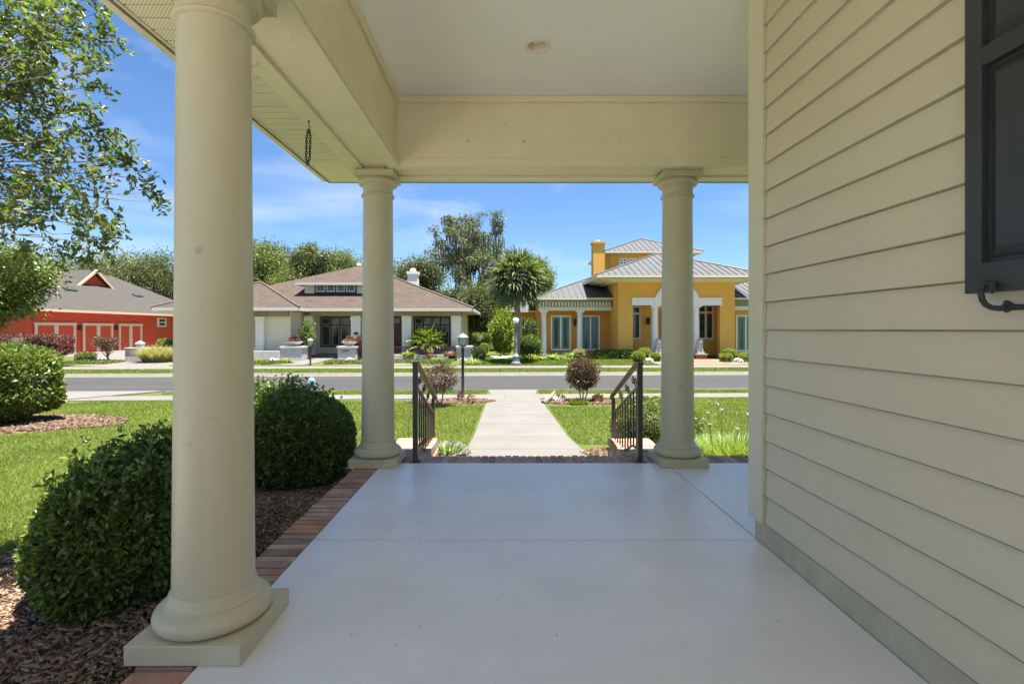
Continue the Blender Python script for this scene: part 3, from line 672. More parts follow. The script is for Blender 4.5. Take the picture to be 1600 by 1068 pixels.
# scroll that opens into a bar running to the pivot
pts = [(XH, yc-.012, zc+.012), (XH, yc-.020, zc+.022), (XH, yc-.016, zc+.036), (XH, yc-.002, zc+.040), (XH, yc+.012, zc+.030), (XH, yc+.017, zc+.012), (XH, yc+.013, zc-.006), (XH, yc+.002, zc-.020), (XH, yc-.014, zc-.028), (XH, yc-.034, zc-.031), (XH, yc-.06, zc-.030), (XH, yc-.10, zc-.030), (XH, yc-.14, zc-.040), (XH, yc-.16, zc-.06)]
pts = [(p[0], yc+(p[1]-yc)*1.15, zc+(p[2]-zc)*1.15) for p in pts]; hk.tube(pts, [.006, .009, .0095, .009, .0085, .0085, .0085, .0085, .0085, .009, .0095, .0085, .007, .005], 8)
hk.prism([(yc-.052, zc-.030), (yc-.062, zc-.012), (yc-.078, zc-.022), (yc-.090, zc-.030), (yc-.078, zc-.040), (yc-.062, zc-.049)], 'x', XH-.005, XH+.006)
hk.tube([(XH-.012, yc-.066, zc-.031), (XH+.06, yc-.066, zc-.031)], .006, 8)
obj('shutter_dog', hk, M['black'], shut, True, label='scrolled wrought iron shutter holder')
# downlight
dl = MB(); cx, cy = .239, 3.90
o0 = 0; pr = [(.104, -.001), (.102, -.009), (.084, -.014), (.0715, -.006), (.070, .002)]
for r_, z_ in pr:
    for k in range(48): a = 6.2831853*k/48; dl.v.append((cx+r_*math.cos(a), cy+r_*math.sin(a), ZC+z_))
for i in range(len(pr)-1):
    for k in range(48): k2 = (k+1) % 48; dl.f.append((i*48+k, i*48+k2, (i+1)*48+k2, (i+1)*48+k))
can = obj('downlight', dl, M['can'], HB, True, label='round recessed ceiling light')
bf = MB()
for r_, z_ in ((.0705, .0), (.067, .04), (.060, .101)):
    for k in range(48): a = 6.2831853*k/48; bf.v.append((cx+r_*math.cos(a), cy+r_*math.sin(a), ZC+z_))
for i in range(2):
    for k in range(48): k2 = (k+1) % 48; bf.f.append((i*48+k, i*48+k2, (i+1)*48+k2, (i+1)*48+k))
obj('baffle', bf, M['cream'], can, True)
obj('lamp', MB().lathe([(.061, 0), (.055, -.012), (.03, -.028), (.01, -.032)], cx, cy, 32, ZC+.055), M['lens'], can, True)
# columns
def column(cx, cy):
    prof = []
    zt, zb = 2.60, .215
    for i in range(25):
        t = i/24; r = .158-.0165*t**.9; prof.append((r, lerp(zb, zt, t)))
    s = obj('column', MB().lathe(prof, cx, cy, 56), M['col'], HB, True)
    obj('plinth', MB().box(cx-.225, cx+.225, cy-.225, cy+.225, 0.001, .078), M['col'], s, bevel=.003)
    tp = [(.19, .078)]
    for i in range(13):
        a = R(-78+156*i/12); tp.append((.186+.040*math.cos(a), .118+.040*math.sin(a)))
    tp += [(.185, .162), (.185, .172), (.178, .176), (.171, .190), (.168, .205), (.160, .216), (.150, .218)]
    obj('base', MB().lathe(tp, cx, cy, 56), M['col'], s, True)
    cp = [(.140, 2.575), (.148, 2.577), (.158, 2.583), (.160, 2.592), (.155, 2.600), (.143, 2.606), (.142, 2.672), (.152, 2.676), (.153, 2.684), (.160, 2.690)]
    for i in range(8):
        a = R(-70+100*i/7); cp.append((.150+.040*math.cos(a), 2.715+.028*math.sin(a)))
    cp += [(.170, 2.75)]
    c = MB().lathe(cp, cx, cy, 56); c.box(cx-.185, cx+.185, cy-.185, cy+.185, 2.750, 2.806); c.box(cx-.12, cx+.10, cy-.14, cy+.14, 2.806, 2.842)
    obj('capital', c, M['col'], s, True)
    return s
for c in ((-1.25, 2.2), (-1.245, 5.0), (1.684, 5.02), (-1.25, -.6)): column(*c)
# hanging chain
ch = thing('hanging_chain', 'short doubled black chain hanging from a soffit hook', 'chain', (-1.44, 3.745, zs))
hx, hy = -1.44, 3.745
hm = MB().tube([(hx, hy, zs), (hx, hy, zs-.03), (hx+.010, hy, zs-.045), (hx+.008, hy, zs-.062), (hx-.006, hy, zs-.066), (hx-.010, hy, zs-.055)], .0035, 6)
hm.lathe([(.010, 0), (.004, -.012)], hx, hy, 10, zs)
obj('hook', hm, M['black'], ch, True)
cm = MB()
def oval(cx, cy, cz, L, W, flip, tilt=0):
    pts = []
    for k in range(13):
        a = 6.2832*k/12; u, v = math.cos(a)*W, math.sin(a)*L
        pts.append((cx+(0 if flip else u)+v*tilt, cy+(u if flip else 0), cz+v))
    cm.tube(pts, .0032, 5)
for s in (-1, 1):
    for k in range(13):
        t = k/12; oval(hx+s*(.013*min(1, t*6+.3, (1-t)*5+.15))-.008*t, hy, zs-.075-.0195*k, .0145, .0075, k % 2)
obj('chain_links', cm, M['black'], ch, True)
# ------------------------------------------------------------------ stair railings
def railing(x, label, s):
    r = thing('stair_railing', label, 'railing', (x, 5.03, 0), 'railings beside the porch steps')
    ya, yb, za, zb = 5.03, 6.27, .955, .475; G0 = -.48
    post = MB().box(x-.024, x+.024, ya-.024, ya+.024, 0, za+.005); post.box(x-.055, x+.055, ya-.05, ya+.05, .0, .012); obj('post', post, M['iron'], r, bevel=.002)
    p2 = MB().box(x-.02, x+.02, yb-.02, yb+.02, G0, zb-.02); obj('post', p2, M['iron'], r, bevel=.002)
    h = MB(); sl = (zb-za)/(yb-ya)
    def bar(y0, z0, y1, z1, w, t, xo=0): h.hexa([(x-w+xo, y0, z0-t), (x+w+xo, y0, z0-t), (x+w+xo, y1, z1-t), (x-w+xo, y1, z1-t)], [(x-w+xo, y0, z0), (x+w+xo, y0, z0), (x+w+xo, y1, z1), (x-w+xo, y1, z1)])
    bar(ya-.04, za+.025, ya+.07, za+.022, .028, .022); bar(ya+.07, za+.022, yb+.05, zb+.02, .028, .022); bar(yb+.05, zb+.02, yb+.11, zb-.03, .026, .02)
    obj('handrail', h, M['iron'], r, bevel=.004)
    h = MB(); bar(ya, za-.19, yb, zb-.19, .012, .02); bar(ya, .12, ya+.30, .10, .012, .018); bar(ya+.30, .10, yb, -.28, .012, .018)
    # short chevron where the bottom rail drops
    obj('rail_bar', h, M['iron'], r)
    n = 9
    for k in range(1, n+1):
        y = lerp(ya, yb, k/(n+1)); b = MB().box(x-.0075, x+.0075, y-.0075, y+.0075, lerp(.10, -.28, max(0, (y-ya-.3)/(yb-ya-.3))), lerp(za, zb, k/(n+1))-.19)
        obj('baluster', b, M['iron'], r)
    for t in (.18, .42, .66):
        sc_ = MB()
        y = lerp(ya, yb, t); zz = lerp(za, zb, t)-.005
        for q in (-1, 1):
            pts = []
            for i in range(15):
                a = i/14*R(430); rr = .052*(1-i/14*.62); pts.append((x, y+q*(.052-rr*math.cos(a)), zz-.095+rr*math.sin(a)*q))
            sc_.tube(pts, .005, 6)
        obj('scroll', sc_, M['iron'], r, True)
    return r
railing(-.886, 'bronze iron stair railing left of the front walk', -1)
railing(1.319, 'bronze iron stair railing right of the front walk', 1)
# ------------------------------------------------------------------ near planting
shrub('clipped_shrub', 'large dark glossy shrub behind the nearest porch column', 'shrub', (-2.07, 2.95, .17), (.46, .62, .42), 56000, .034, M['leaf'], 31, sq=1.0, fine=True, shell=.82, lump=.05, zmin=-.2, sprigs=200, group='shrubs beside the porch')
shrub('clipped_shrub', 'round dark shrub between the two left porch columns', 'shrub', (-2.24, 5.12, .17), (.66, .64, .52), 56000, .034, M['leaf'], 32, sq=.84, fine=True, shell=.82, lump=.04, zmin=-.25, sprigs=170, group='shrubs beside the porch')
shrub('rounded_shrub', 'big sunlit rounded shrub on the mulch ring at far left', 'shrub', (-10.55, 10.3, .23), (1.24, 1.0, .76), 34000, .075, M['leafmid'], 33, sq=.66, shell=.84, lump=.04, zmin=-.55)
shrub('small_shrub', 'small round shrub beside the right stair railing', 'shrub', (2.12, 7.3, -.10), (.62, .55, .42), 16000, .035, M['leafmid'], 34, sq=.85, shell=.82, zmin=-.5)
def chives(cx, cy, rx, ry, n, seed):
    o = strappy('strappy_plant', 'tall pale green strappy clump with white flower heads by right column', 'plant', (cx, cy, -.4), (rx*1.6, ry*1.6), n, .42, .012, M['blade'], seed, .55, zfun=G)
    rng = random.Random(seed)
    for k in range(18):
        st = MB(); fb = MB()
        x = cx+rng.uniform(-rx, rx); y = cy+rng.uniform(-ry, ry); z = G(x, y); h = rng.uniform(.38, .85); tx, ty = rng.uniform(-.08, .08), rng.uniform(-.05, .05)
        st.tube([(x, y, z), (x+tx*.4, y+ty*.4, z+h*.6), (x+tx, y+ty, z+h)], .004, 5)
        for q in range(26):
            a, b = rng.uniform(0, 6.28), rng.uniform(.0, 1.9); r_ = rng.uniform(.012, .024)
            fb.ball((x+tx+r_*math.cos(a)*math.sin(b), y+ty+r_*math.sin(a)*math.sin(b), z+h+r_*math.cos(b)*.8), .0065, 5, 4)
        fs_ = obj('flower_stalk', st, M['blade'], o); obj('flower_head', fb, M['flowerw'], fs_)
chives(2.85, 6.3, .75, .5, 3000, 41)
strappy('lily_clump', 'low green leafy clump at the foot of left railing', 'plant', (-.80, 6.95, -.46), (.32, .28), 90, .28, .04, M['leaf'], 42, .9)
t = strappy('leafy_plant', 'leafy plant with one tall bare stalk behind the left column', 'plant', (-1.32, 6.9, -.45), (.3, .25), 46, .26, .06, M['blade'], 43, 1.0)
obj('flower_stalk', MB().tube([(-1.32, 6.9, -.45), (-1.30, 6.9, .1), (-1.24, 6.92, .48)], .006, 5), M['bark'], t)
def bronze_shrub(c, label, seed, rx, rz, n, zt, mat='bronze', stems=3):
    root = thing('bronze_shrub', label, 'shrub', c, 'small bronze leaved shrubs by the walk'); rg = random.Random(seed); rng = np.random.default_rng(seed)
    tb = MB(); tips = []
    for k in range(stems):
        a = 6.28*k/stems+rg.random(); p1 = Vector((c[0]+.12*math.cos(a), c[1]+.12*math.sin(a), c[2]+zt*.5)); p2 = Vector((c[0]+rx*.35*math.cos(a), c[1]+rx*.35*math.sin(a), c[2]+zt))
        tb.tube([(c[0]+.02*math.cos(a), c[1]+.02*math.sin(a), c[2]-.03), p1, p2], [.022, .017, .013], 6)
        for q in range(7):
            v = Vector((rg.gauss(0, rx*.5), rg.gauss(0, rx*.5), rg.uniform(.1, rz*1.3))); tb.tube([p2, p2+v*.5+Vector((0, 0, .04)), p2+v], [.009, .006, .003], 5); tips.append(p2+v)
    obj('stem', tb, M['bark'], root, True)
    P, u = blob(n, (c[0], c[1], c[2]+zt+rz*.75), (rx, rx*.9, rz), rng, .35, 1, .16)
    V, F = leaf_geo(P, u+rng.normal(size=u.shape)*.8, .05, .5, rng); npmesh('foliage', V, F, M[mat], root)
bronze_shrub((2.22, 14.7, -.80), 'dense round bronze leaved shrub on the right island', 51, .47, .46, 9500, .47)
bronze_shrub((-1.75, 13.6, -.76), 'loose open bronze leaved shrub beside the left island', 52, .46, .43, 3600, .45, stems=4)
def flowers(c, label, seed, mat='flowerr', n=160, r=.14, h=.18):
    rng = np.random.default_rng(seed); P, u = blob(n, (c[0], c[1], c[2]+h*.5), (r, r, h*.6), rng, .2)
    V, F = leaf_geo(P, u+np.array([0,0,.6]), .06, .5, rng); return tag(npmesh('bedding_plant', V, F, M[mat]), label, 'plant', 'small bedding plants on the islands')
flowers((-.98, 14.35, -.79), 'small orange red plant left of the walk edge', 61, r=.11, h=.26)
flowers((-1.30, 14.7, -.8), 'dark red spiky plant beside the lamp post base', 62, 'purple', r=.08, h=.28)
flowers((1.55, 14.7, -.8), 'low burgundy plant left of bronze shrub stem', 63, 'purple', r=.15, h=.2)
flowers((2.62, 14.55, -.8), 'red leaved plant right of the bronze shrub stem', 64, n=420, r=.15, h=.22)
flowers((2.0, 14.1, -.78), 'low green edging plant in front of bronze shrub stem', 65, 'leafmid', 900, .26, .12)
def rock(c, r, label, seed, group=None, mat='rock'):
    mb = MB(); rgk = random.Random(seed)
    for k in range(4): mb.ball((c[0]+rgk.uniform(-.5, .5)*r, c[1]+rgk.uniform(-.3, .3)*r, c[2]+r*rgk.uniform(.1, .35)), (r*rgk.uniform(.4, .7), r*.5, r*rgk.uniform(.35, .6)), 12, 8, .22, seed+k)
    return tag(obj('garden_rock', mb, M[mat]), label, 'rock', group)
rock((1.48, 14.75, -.80), .28, 'mottled weathered rock on the right island by the walk', 71)
lg = MB().tube([(1.05, 14.35, -.76), (1.25, 14.6, -.66), (1.42, 14.85, -.52)], [.07, .06, .04], 8); tag(obj('driftwood_log', lg, M['bark'], smooth=True), 'slanted driftwood log against the mottled rock', 'log')
# lantern post near the walk
def lantern_post(loc, label, H, k=1.0, scale=1):
    r = thing('lamp_post', label, 'lamp post', loc, 'black lantern lamp posts'); x, y, z = loc; zt = z+H-.42*k
    obj('pole', MB().lathe([(.055*k, 0), (.055*k, .06), (.040*k, .1), (.038*k, (zt-z)-.1), (.048*k, (zt-z)-.08), (.034*k, zt-z)], x, y, 16, z), M['black'], r, True)
    fr = MB(); fr.lathe([(.03*k, 0), (.045*k, .02*k), (.10*k, .055*k), (.105*k, .07*k)], x, y, 8, zt)
    for q in range(8):
        a = 6.2832*q/8; c, s = math.cos(a), math.sin(a); fr.tube([(x+.098*k*c, y+.098*k*s, zt+.065*k), (x+.125*k*c, y+.125*k*s, zt+.27*k)], .008*k, 5)
    fr.lathe([(.150*k, 0), (.155*k, .015*k), (.13*k, .045*k), (.09*k, .085*k), (.045*k, .105*k), (.02*k, .115*k), (.022*k, .135*k), (.004, .155*k)], x, y, 16, zt+.265*k)
    obj('lantern_frame', fr, M['lampgrey'], r, True)
    obj('lantern_glass', MB().lathe([(.088*k, 0), (.115*k, .20*k)], x, y, 8, zt+.068*k), M['lampglass'], r, True)
lantern_post((-1.30, 15.55, G(-1.3, 15.55)), 'black lamp post with glass lantern left of the front walk', 2.05, 1.15)
lantern_post((X(485, 30.7), 30.7, -.86), 'small lamp post by the beige house walk across the road', 1.66, 1.3)
# fire hydrant
hy_ = thing('fire_hydrant', 'light blue fire hydrant behind the round porch shrub', 'hydrant', (X(487, 17.6), 17.6, -.90)); x, y, z = X(487, 17.6), 17.6, -.90
obj('barrel', MB().lathe([(.14, 0), (.14, .04), (.10, .05), (.10, .34), (.13, .345), (.13, .385), (.115, .39)], x, y, 20, z), M['blue'], hy_, True)
obj('bonnet', MB().lathe([(.115, 0), (.11, .06), (.085, .11), (.04, .14), (.03, .145), (.03, .18), (.01, .182)], x, y, 20, z+.39), M['blue'], hy_, True)
for s in (-1, 1): obj('nozzle', MB().tube([(x+s*.08, y, z+.27), (x+s*.17, y, z+.27)], .045, 10), M['blue'], hy_, True)
# ------------------------------------------------------------------ crape myrtle reaching in at upper left
P0 = Vector((-4.55, 2.6, -.15)); HUB = Vector((-4.1, 2.8, 1.9))
cmr = thing('crape_myrtle', 'leafy tree reaching in from the left beside the porch eave', 'tree', tuple(P0))
tb = MB(); rgm = random.Random(9); rngm = np.random.default_rng(77)
for k, (dx, dy) in enumerate(((-.06, .05), (.08, -.03), (.02, .1))): tb.tube([P0+Vector((dx, dy, -.1)), P0+Vector((dx*3+.1, dy*3, .9)), HUB+Vector((dx, dy, 0))], [.055, .045, .035], 8)
TG = [(150, 20, .22), (90, 30, .35), (40, 60, .45), (160, 60, .13), (120, 95, .28), (60, 130, .40), (10, 110, .4), (148, 135, .10), (30, 190, .36), (100, 165, .16), (142, 170, .09), (110, 60, .2), (20, 20, .4), (75, 90, .35), (35, 150, .4), (5, 230, .35), (50, 235, .22),
      (85, 215, .26), (130, 205, .2), (160, 215, .13), (20, 280, .34), (75, 262, .28), (125, 262, .28), (150, 245, .15), (178, 228, .12), (198, 246, .10), (212, 262, .11), (224, 282, .11), (236, 300, .08), (244, 316, .05), (-10, 60, .4), (-15, 170, .4), (-10, 300, .4), (45, 310, .3),
      (70, 320, .24), (112, 310, .26), (145, 318, .18), (10, 345, .22), (160, 352, .14), (122, 365, .15), (150, 385, .12), (95, 390, .12), (35, 385, .16), (60, 0, .4), (-40, 150, .5), (-50, 260, .5), (-50, 40, .6), (5, 400, .25), (118, 400, .12), (150, 350, .15)]
LP, LD = [], []
def spray(a, d, L, nl):
    """one leafy twig: leaves alternate along both sides"""
    a = np.array(a); d = np.array(d)/np.linalg.norm(d); t = (np.arange(nl)+.5)/nl; sag = np.array([0, 0, -.22*L])
    P = a+d*L*t[:, None]+sag*(t**2)[:, None]; sd = np.cross(d, rngm.normal(size=3)); sd /= np.linalg.norm(sd); sg = np.where(np.arange(nl) % 2 == 0, 1., -1.)[:, None]
    LP.append(P+rngm.normal(size=P.shape)*.003); LD.append(d*.65+sd*sg+rngm.normal(size=P.shape)*.33)
    tb.tube([tuple(a), tuple(a+d*L*.5+sag*.25), tuple(a+d*L+sag)], [.0022, .0016, .0009], 4)
for px, py, r in TG:
    d = rgm.uniform(2.6, 3.25); c = Vector((X(px, d), d, Z(py, d))); r *= .5; mid = lerp(HUB, c, .55)+Vector((0, rgm.uniform(-.1, .1), .16))
    pts = [lerp(lerp(HUB, mid, t), lerp(mid, c, t), t)+Vector((0, rgm.gauss(0, .025), rgm.gauss(0, .025)))*(0 < t < 1) for t in (0, .15, .3, .45, .6, .75, .9, 1)]; tb.tube(pts, [.012, .010, .008, .006, .0045, .0035, .0025, .0015], 5)
    out = (c-HUB).normalized()
    for k in range(int(6+r*r*560)):
        a = c+Vector(rngm.normal(size=3))*r*.42; dd_ = out*.5+Vector(rngm.normal(size=3))*.8+Vector((0, 0, -.15)); L = rgm.uniform(.06, .16)*(.6 if r < .06 else 1)
        if (a.x+dd_.x*L) > -1.96 and a.z > 2.55: continue
        spray(a, dd_, L, max(5, int(L/.0125)))
for k in range(150):
    a, e = rgm.uniform(0, 6.28), rgm.uniform(-.2, 1.4); c = np.array([-4.3, 2.7, 2.6])+np.array([math.cos(a)*math.cos(e)*1.1, math.sin(a)*math.cos(e)*1.2, math.sin(e)*1.3])*rgm.uniform(.5, 1)
    if c[0] > -c[1]*1.02-.15: continue
    tb.tube([tuple(HUB), tuple(lerp(np.array(HUB), c, .6)+np.array([0, 0, .1])), tuple(c)], [.012, .006, .003], 5)
    for q in range(8): spray(c+rngm.normal(size=3)*.12, rngm.normal(size=3), .14, 11)
obj('trunk', tb, M['bark'], cmr, True)
V, F = leaf_geo(np.concatenate(LP), np.concatenate(LD), .036, .52, rngm, True); npmesh('crown', V, F, M['myrtle'], cmr)

# ------------------------------------------------------------------ generic house pieces
def hip(mb, x0, x1, y0, y1, z, p, sides='fblr'):
    """hip roof surfaces; returns ridge height"""
    w = min(x1-x0, y1-y0)/2; zr = z+p*w
    if x1-x0 >= y1-y0: A, B = (x0+w, (y0+y1)/2, zr), (x1-w, (y0+y1)/2, zr)
    else: A, B = ((x0+x1)/2, y0+w, zr), ((x0+x1)/2, y1-w, zr)
    c = [(x0,y0,z),(x1,y0,z),(x1,y1,z),(x0,y1,z),A,B]
    if x1-x0 >= y1-y0: mb.add(c, [(0,1,5,4),(1,2,5),(2,3,4,5),(3,0,4)])
    else: mb.add(c, [(0,1,4),(1,2,5,4),(2,3,5),(3,0,4,5)])
    return zr
def ring(mb, x0, x1, y0, y1, z0, z1, t):   # fascia box ring, butted
    mb.box(x0, x1, y0, y0+t, z0, z1); mb.box(x0, x1, y1-t, y1, z0, z1); mb.box(x0, x0+t, y0+t, y1-t, z0, z1); mb.box(x1-t, x1, y0+t, y1-t, z0, z1)
def eave(parent, x0, x1, y0, y1, ztop, h, fmat, smat, over=.02):
    f = MB(); ring(f, x0, x1, y0, y1, ztop-h, ztop-.004, .12); obj('fascia', f, fmat, parent)
    obj('eave_soffit', MB().box(x0+.12, x1-.12, y0+.12, y1-.12, ztop-h+.03, ztop-h+.08), smat, parent)
def seams(mb, x0, x1, y0, y1, z, p, step=.45, w=.022, h=.05, front=True, left=True, right=True):
    W = min(x1-x0, y1-y0)/2
    def rib(a, b):
        d = Vector(b)-Vector(a); s = Vector((-d.y, d.x, 0)).normalized()*w; u = Vector((0, 0, h)); a, b = Vector(a), Vector(b)
        mb.hexa([a-s, a+s, b+s, b-s], [a-s+u, a+s+u, b+s+u, b-s+u])
    n = int((x1-x0)/step)
    if front:
        for i in range(1, n):
            x = x0+(x1-x0)*i/n; t = min(x-x0, x1-x, W)
            if t > .3: rib((x, y0, z), (x, y0+t, z+p*t))
    n = int((y1-y0)/step)
    for flag, xs, sg in ((left, x0, 1), (right, x1, -1)):
        if flag:
            for i in range(1, n):
                y = y0+(y1-y0)*i/n; t = min(y-y0, y1-y, W)
                if t > .3: rib((xs, y, z), (xs+sg*t, y, z+p*t))
    for cx, cy, sx, sy in ((x0, y0, 1, 1), (x1, y0, -1, 1), (x0, y1, 1, -1), (x1, y1, -1, -1)):
        mb.tube([(cx, cy, z+.03), (cx+sx*W, cy+sy*W, z+p*W+.03)], .06, 6)
def window(parent, x0, x1, z0, z1, y, cols, rows, fmat, smat, frame=.09, sash=.05, name='window', glass=None):
    """front facing window; rows: list of height fractions from the top"""
    f = MB(); dpt = .07
    f.box(x0, x0+frame, y-dpt, y, z0, z1); f.box(x1-frame, x1, y-dpt, y, z0, z1); f.box(x0+frame, x1-frame, y-dpt, y, z1-frame, z1); f.box(x0+frame, x1-frame, y-dpt, y, z0, z0+frame)
    ix0, ix1, iz0, iz1 = x0+frame, x1-frame, z0+frame, z1-frame; cw = (ix1-ix0)/cols
    for c in range(1, cols): f.box(ix0+c*cw-frame/2, ix0+c*cw+frame/2, y-dpt, y, iz0, iz1)
    zs_ = [iz1]; tot = sum(rows)
    for r_ in rows: zs_.append(zs_[-1]-(iz1-iz0)*r_/tot)
    for z in zs_[1:-1]:
        for c in range(cols): f.box(ix0+c*cw+(frame/2 if c else 0), ix0+(c+1)*cw-(frame/2 if c < cols-1 else 0), y-dpt+.002, y, z-frame/2, z+frame/2)
    w = obj(name, f, fmat, parent)
    s = MB(); g = MB()
    for c in range(cols):
        for i in range(len(rows)):
            a, b = ix0+c*cw+(frame/2 if c else 0), ix0+(c+1)*cw-(frame/2 if c < cols-1 else 0); t, u = zs_[i]-(frame/2 if i else 0), zs_[i+1]+(frame/2 if i < len(rows)-1 else 0)
            if sash: 
                s.box(a, a+sash, y-.055, y-.01, u, t); s.box(b-sash, b, y-.055, y-.01, u, t); s.box(a+sash, b-sash, y-.055, y-.01, u, u+sash); s.box(a+sash, b-sash, y-.055, y-.01, t-sash, t)
            g.box(a+sash, b-sash, y-.03, y-.02, u+sash, t-sash)
    if sash: obj('sash', s, smat, w)
    obj('pane', g, glass or M['glass'], w)
    return w
# ------------------------------------------------------------------ red garage house (faces right, far left)
RH = thing('red_garage_house', 'red sided building with three garage doors and grey shingle roof', 'house', (-42, 50, -.65))
gx, ga, gb = -35.6, 38.0, 61.0
obj('wall', MB().box(-48.5, gx, ga, gb, -.9, 2.7), M['red'], RH)
r1 = MB(); hip(r1, -49, -35.0, 37.4, 61.6, 2.86, .585); roof = obj('roof', r1, M['shing_g'], RH)
eave(RH, -49, -35.0, 37.4, 61.6, 2.86, .2, M['tan'], M['tan'])
gd = MB(); gy0, gy1, gxf = 46.8, 51.5, -39.6
gd.prism([(gy0, 5.15), (gy1, 5.15), ((gy0+gy1)/2, 6.65)], 'x', -42.0, gxf); obj('gable', gd, M['red'], RH)
g2 = MB(); gm = (gy0+gy1)/2
for s, ye in ((1, gy0-.35), (-1, gy1+.35)):
    g2.hexa([(-42.5, ye, 4.80), (gxf+.35, ye, 4.80), (gxf+.35, gm, 6.84), (-42.5, gm, 6.84)], [(-42.5, ye, 4.92), (gxf+.35, ye, 4.92), (gxf+.35, gm, 6.98), (-42.5, gm, 6.98)])
obj('gable_roof', g2, M['shing_g'], RH)
g3 = MB()
for s, ye in ((1, gy0-.35), (-1, gy1+.35)):
    g3.hexa([(gxf+.30, ye, 4.70), (gxf+.40, ye, 4.70), (gxf+.40, gm, 6.75), (gxf+.30, gm, 6.75)], [(gxf+.30, ye, 4.94), (gxf+.40, ye, 4.94), (gxf+.40, gm, 7.02), (gxf+.30, gm, 7.02)])
obj('barge_board', g3, M['tan'], RH)
for ya, yb in ((44.3, 45.5), (52.6, 53.7)):
    xs_ = -38.4; zz = 2.86+.585*(-35-xs_); s = MB().hexa([(xs_, ya, zz+.03), (xs_+.4, ya, zz-.204), (xs_+.4, yb, zz-.204), (xs_, yb, zz+.03)], [(xs_, ya, zz+.14), (xs_+.4, ya, zz-.094), (xs_+.4, yb, zz-.094), (xs_, yb, zz+.14)])
    obj('skylight', s, M['glass'], RH)
for a, b in ((38.6, 42.3), (43.0, 46.3), (47.0, 50.0)):
    d0 = obj('garage_door', MB().box(gx+.002, gx+.06, a+.2, b-.2, -.66, 1.65), M['redoor'], RH)
    t_ = MB(); ct = (a+b)/2
    for u, v in ((a, a+.22), (b-.22, b), (ct-.18, ct+.18)): t_.box(gx+.062, gx+.13, u, v, -.66, 1.60)
    t_.box(gx+.062, gx+.14, a-.05, b+.05, 1.60, 1.82); obj('door_trim', t_, M['tan'], d0)
for y in (42.65, 46.65):
    l = MB().box(gx+.02, gx+.2, y-.1, y+.1, 1.25, 1.3); l.lathe([(.05, 0), (.11, .05), (.12, .25), (.05, .34)], gx+.16, y, 8, 1.28); obj('wall_lantern', l, M['black'], RH)
wn = MB(); wn.box(gx, gx+.08, 52.3, 53.6, 1.55, 2.45); wr = obj('window', wn, M['wtrim'], RH); g = MB()
for a, b in ((1.66, 1.96), (2.04, 2.34)): g.box(gx+.082, gx+.09, 52.5, 53.4, a, b)
obj('pane', g, M['glass'], wr)
dvw = MB(); q = [(-35.6, 38), (-29.5, 37), (-27.8, 31.5), (-22, 29.1), (-19.0, 29.2), (-25, 36), (-28, 50), (-35.6, 52)]
tag(patch('neighbour_driveway', q, .03, M['concrete']), kind='structure')
# ------------------------------------------------------------------ beige house
BH = thing('beige_house', 'low beige house with brown hip roof, dormer and stucco piers', 'house', (-12.8, 45, -.6))
EZ = 2.74; PB = .4
r = MB(); hip(r, -23.4, -2.19, 35, 56.2, EZ, PB)
hip(r, -23.2, -13.5, 33.5, 43.2, 2.72, .43)
broof = obj('roof', r, M['shing_b'], BH)
f = MB(); f.box(-13.5, -2.19, 35.0, 35.12, EZ-.21, EZ-.003); f.box(-2.31, -2.19, 35.12, 56.2, EZ-.21, EZ-.003); f.box(-23.2, -13.5, 33.5, 33.62, 2.51, 2.717); f.box(-13.62, -13.5, 33.62, 34.998, 2.51, 2.717); f.box(-23.2, -23.08, 33.62, 43, 2.51, 2.717); f.box(-23.08, -13.63, 33.63, 43, 2.53, 2.57); f.box(-13.6, -2.32, 35.13, 38.4, 2.54, 2.58); f.box(-3.4, -2.32, 38.4, 56, 2.54, 2.58)
obj('fascia', f, M['fascia'], BH)
cr_ = MB(); cr_.tube([(-13.5, 33.5, 2.76), (-18.35, 38.35, 4.84)], .07, 6); cr_.tube([(-2.19, 35, EZ+.02), (-12.7, 45.5, EZ+.4*10.5+.03)], .08, 6); cr_.tube([(-23.2, 33.5, 2.76), (-18.35, 38.35, 4.84)], .07, 6)
obj('ridge_cap', cr_, M['cap'], broof)
w = MB(); w.box(X(488, 38.2), -3.3, 38.2, 55, -.8, 2.53); w.box(-22.4, X(455, 35), 34.9, 55, -.8, 2.50)
ax = X(455, 35); bx_ = X(484, 37.4)
w.hexa([(ax+.001, 34.9, -.8), (bx_, 37.4, -.8), (bx_, 38.3, -.8), (ax+.001, 38.3, -.8)], [(ax+.001, 34.9, 2.5), (bx_, 37.4, 2.5), (bx_, 38.3, 2.5), (ax+.001, 38.3, 2.5)])
obj('wall', w, M['beige'], BH)
fz = MB(); fz.box(X(484, 36), -3.2, 36.0, 36.45, 2.245, 2.535); fz.box(-3.6, -3.2, 36.45, 38.2, 2.245, 2.535); fz.box(-22.5, ax-.05, 34.70, 34.895, 2.16, 2.505)
obj('frieze', fz, M['taupe'], BH)
obj('porch_slab', MB().box(X(484, 36), -3.0, 35.7, 38.19, -.8, -.52), M['kerb'], BH)
for a, b, d in ((399, 412, 34.45), (475, 488, 36.2), (548, 563, 35.95), (628, 642.5, 35.95), (705, 719.8, 35.95)):
    m_ = MB().box(X(a, d), X(b, d), d, d+.6, -.75, 2.24 if d > 35 else 2.15); m_.box(X(a, d)-.03, X(b, d)+.03, d-.03, d-.001, 1.9, 2.15); xc = (X(a, d)+X(b, d))/2; m_.box(xc-.1, xc+.1, d-.05, d-.03, 1.72, 2.1)
    obj('pier', m_, M['pier'], BH, bevel=.01)
window(BH, X(501, 38.2), X(548.5, 38.2), Z(542, 38.2), Z(494.5, 38.2), 38.2, 3, [1, 2.9], M['maroon'], M['sash'], .10, .06)
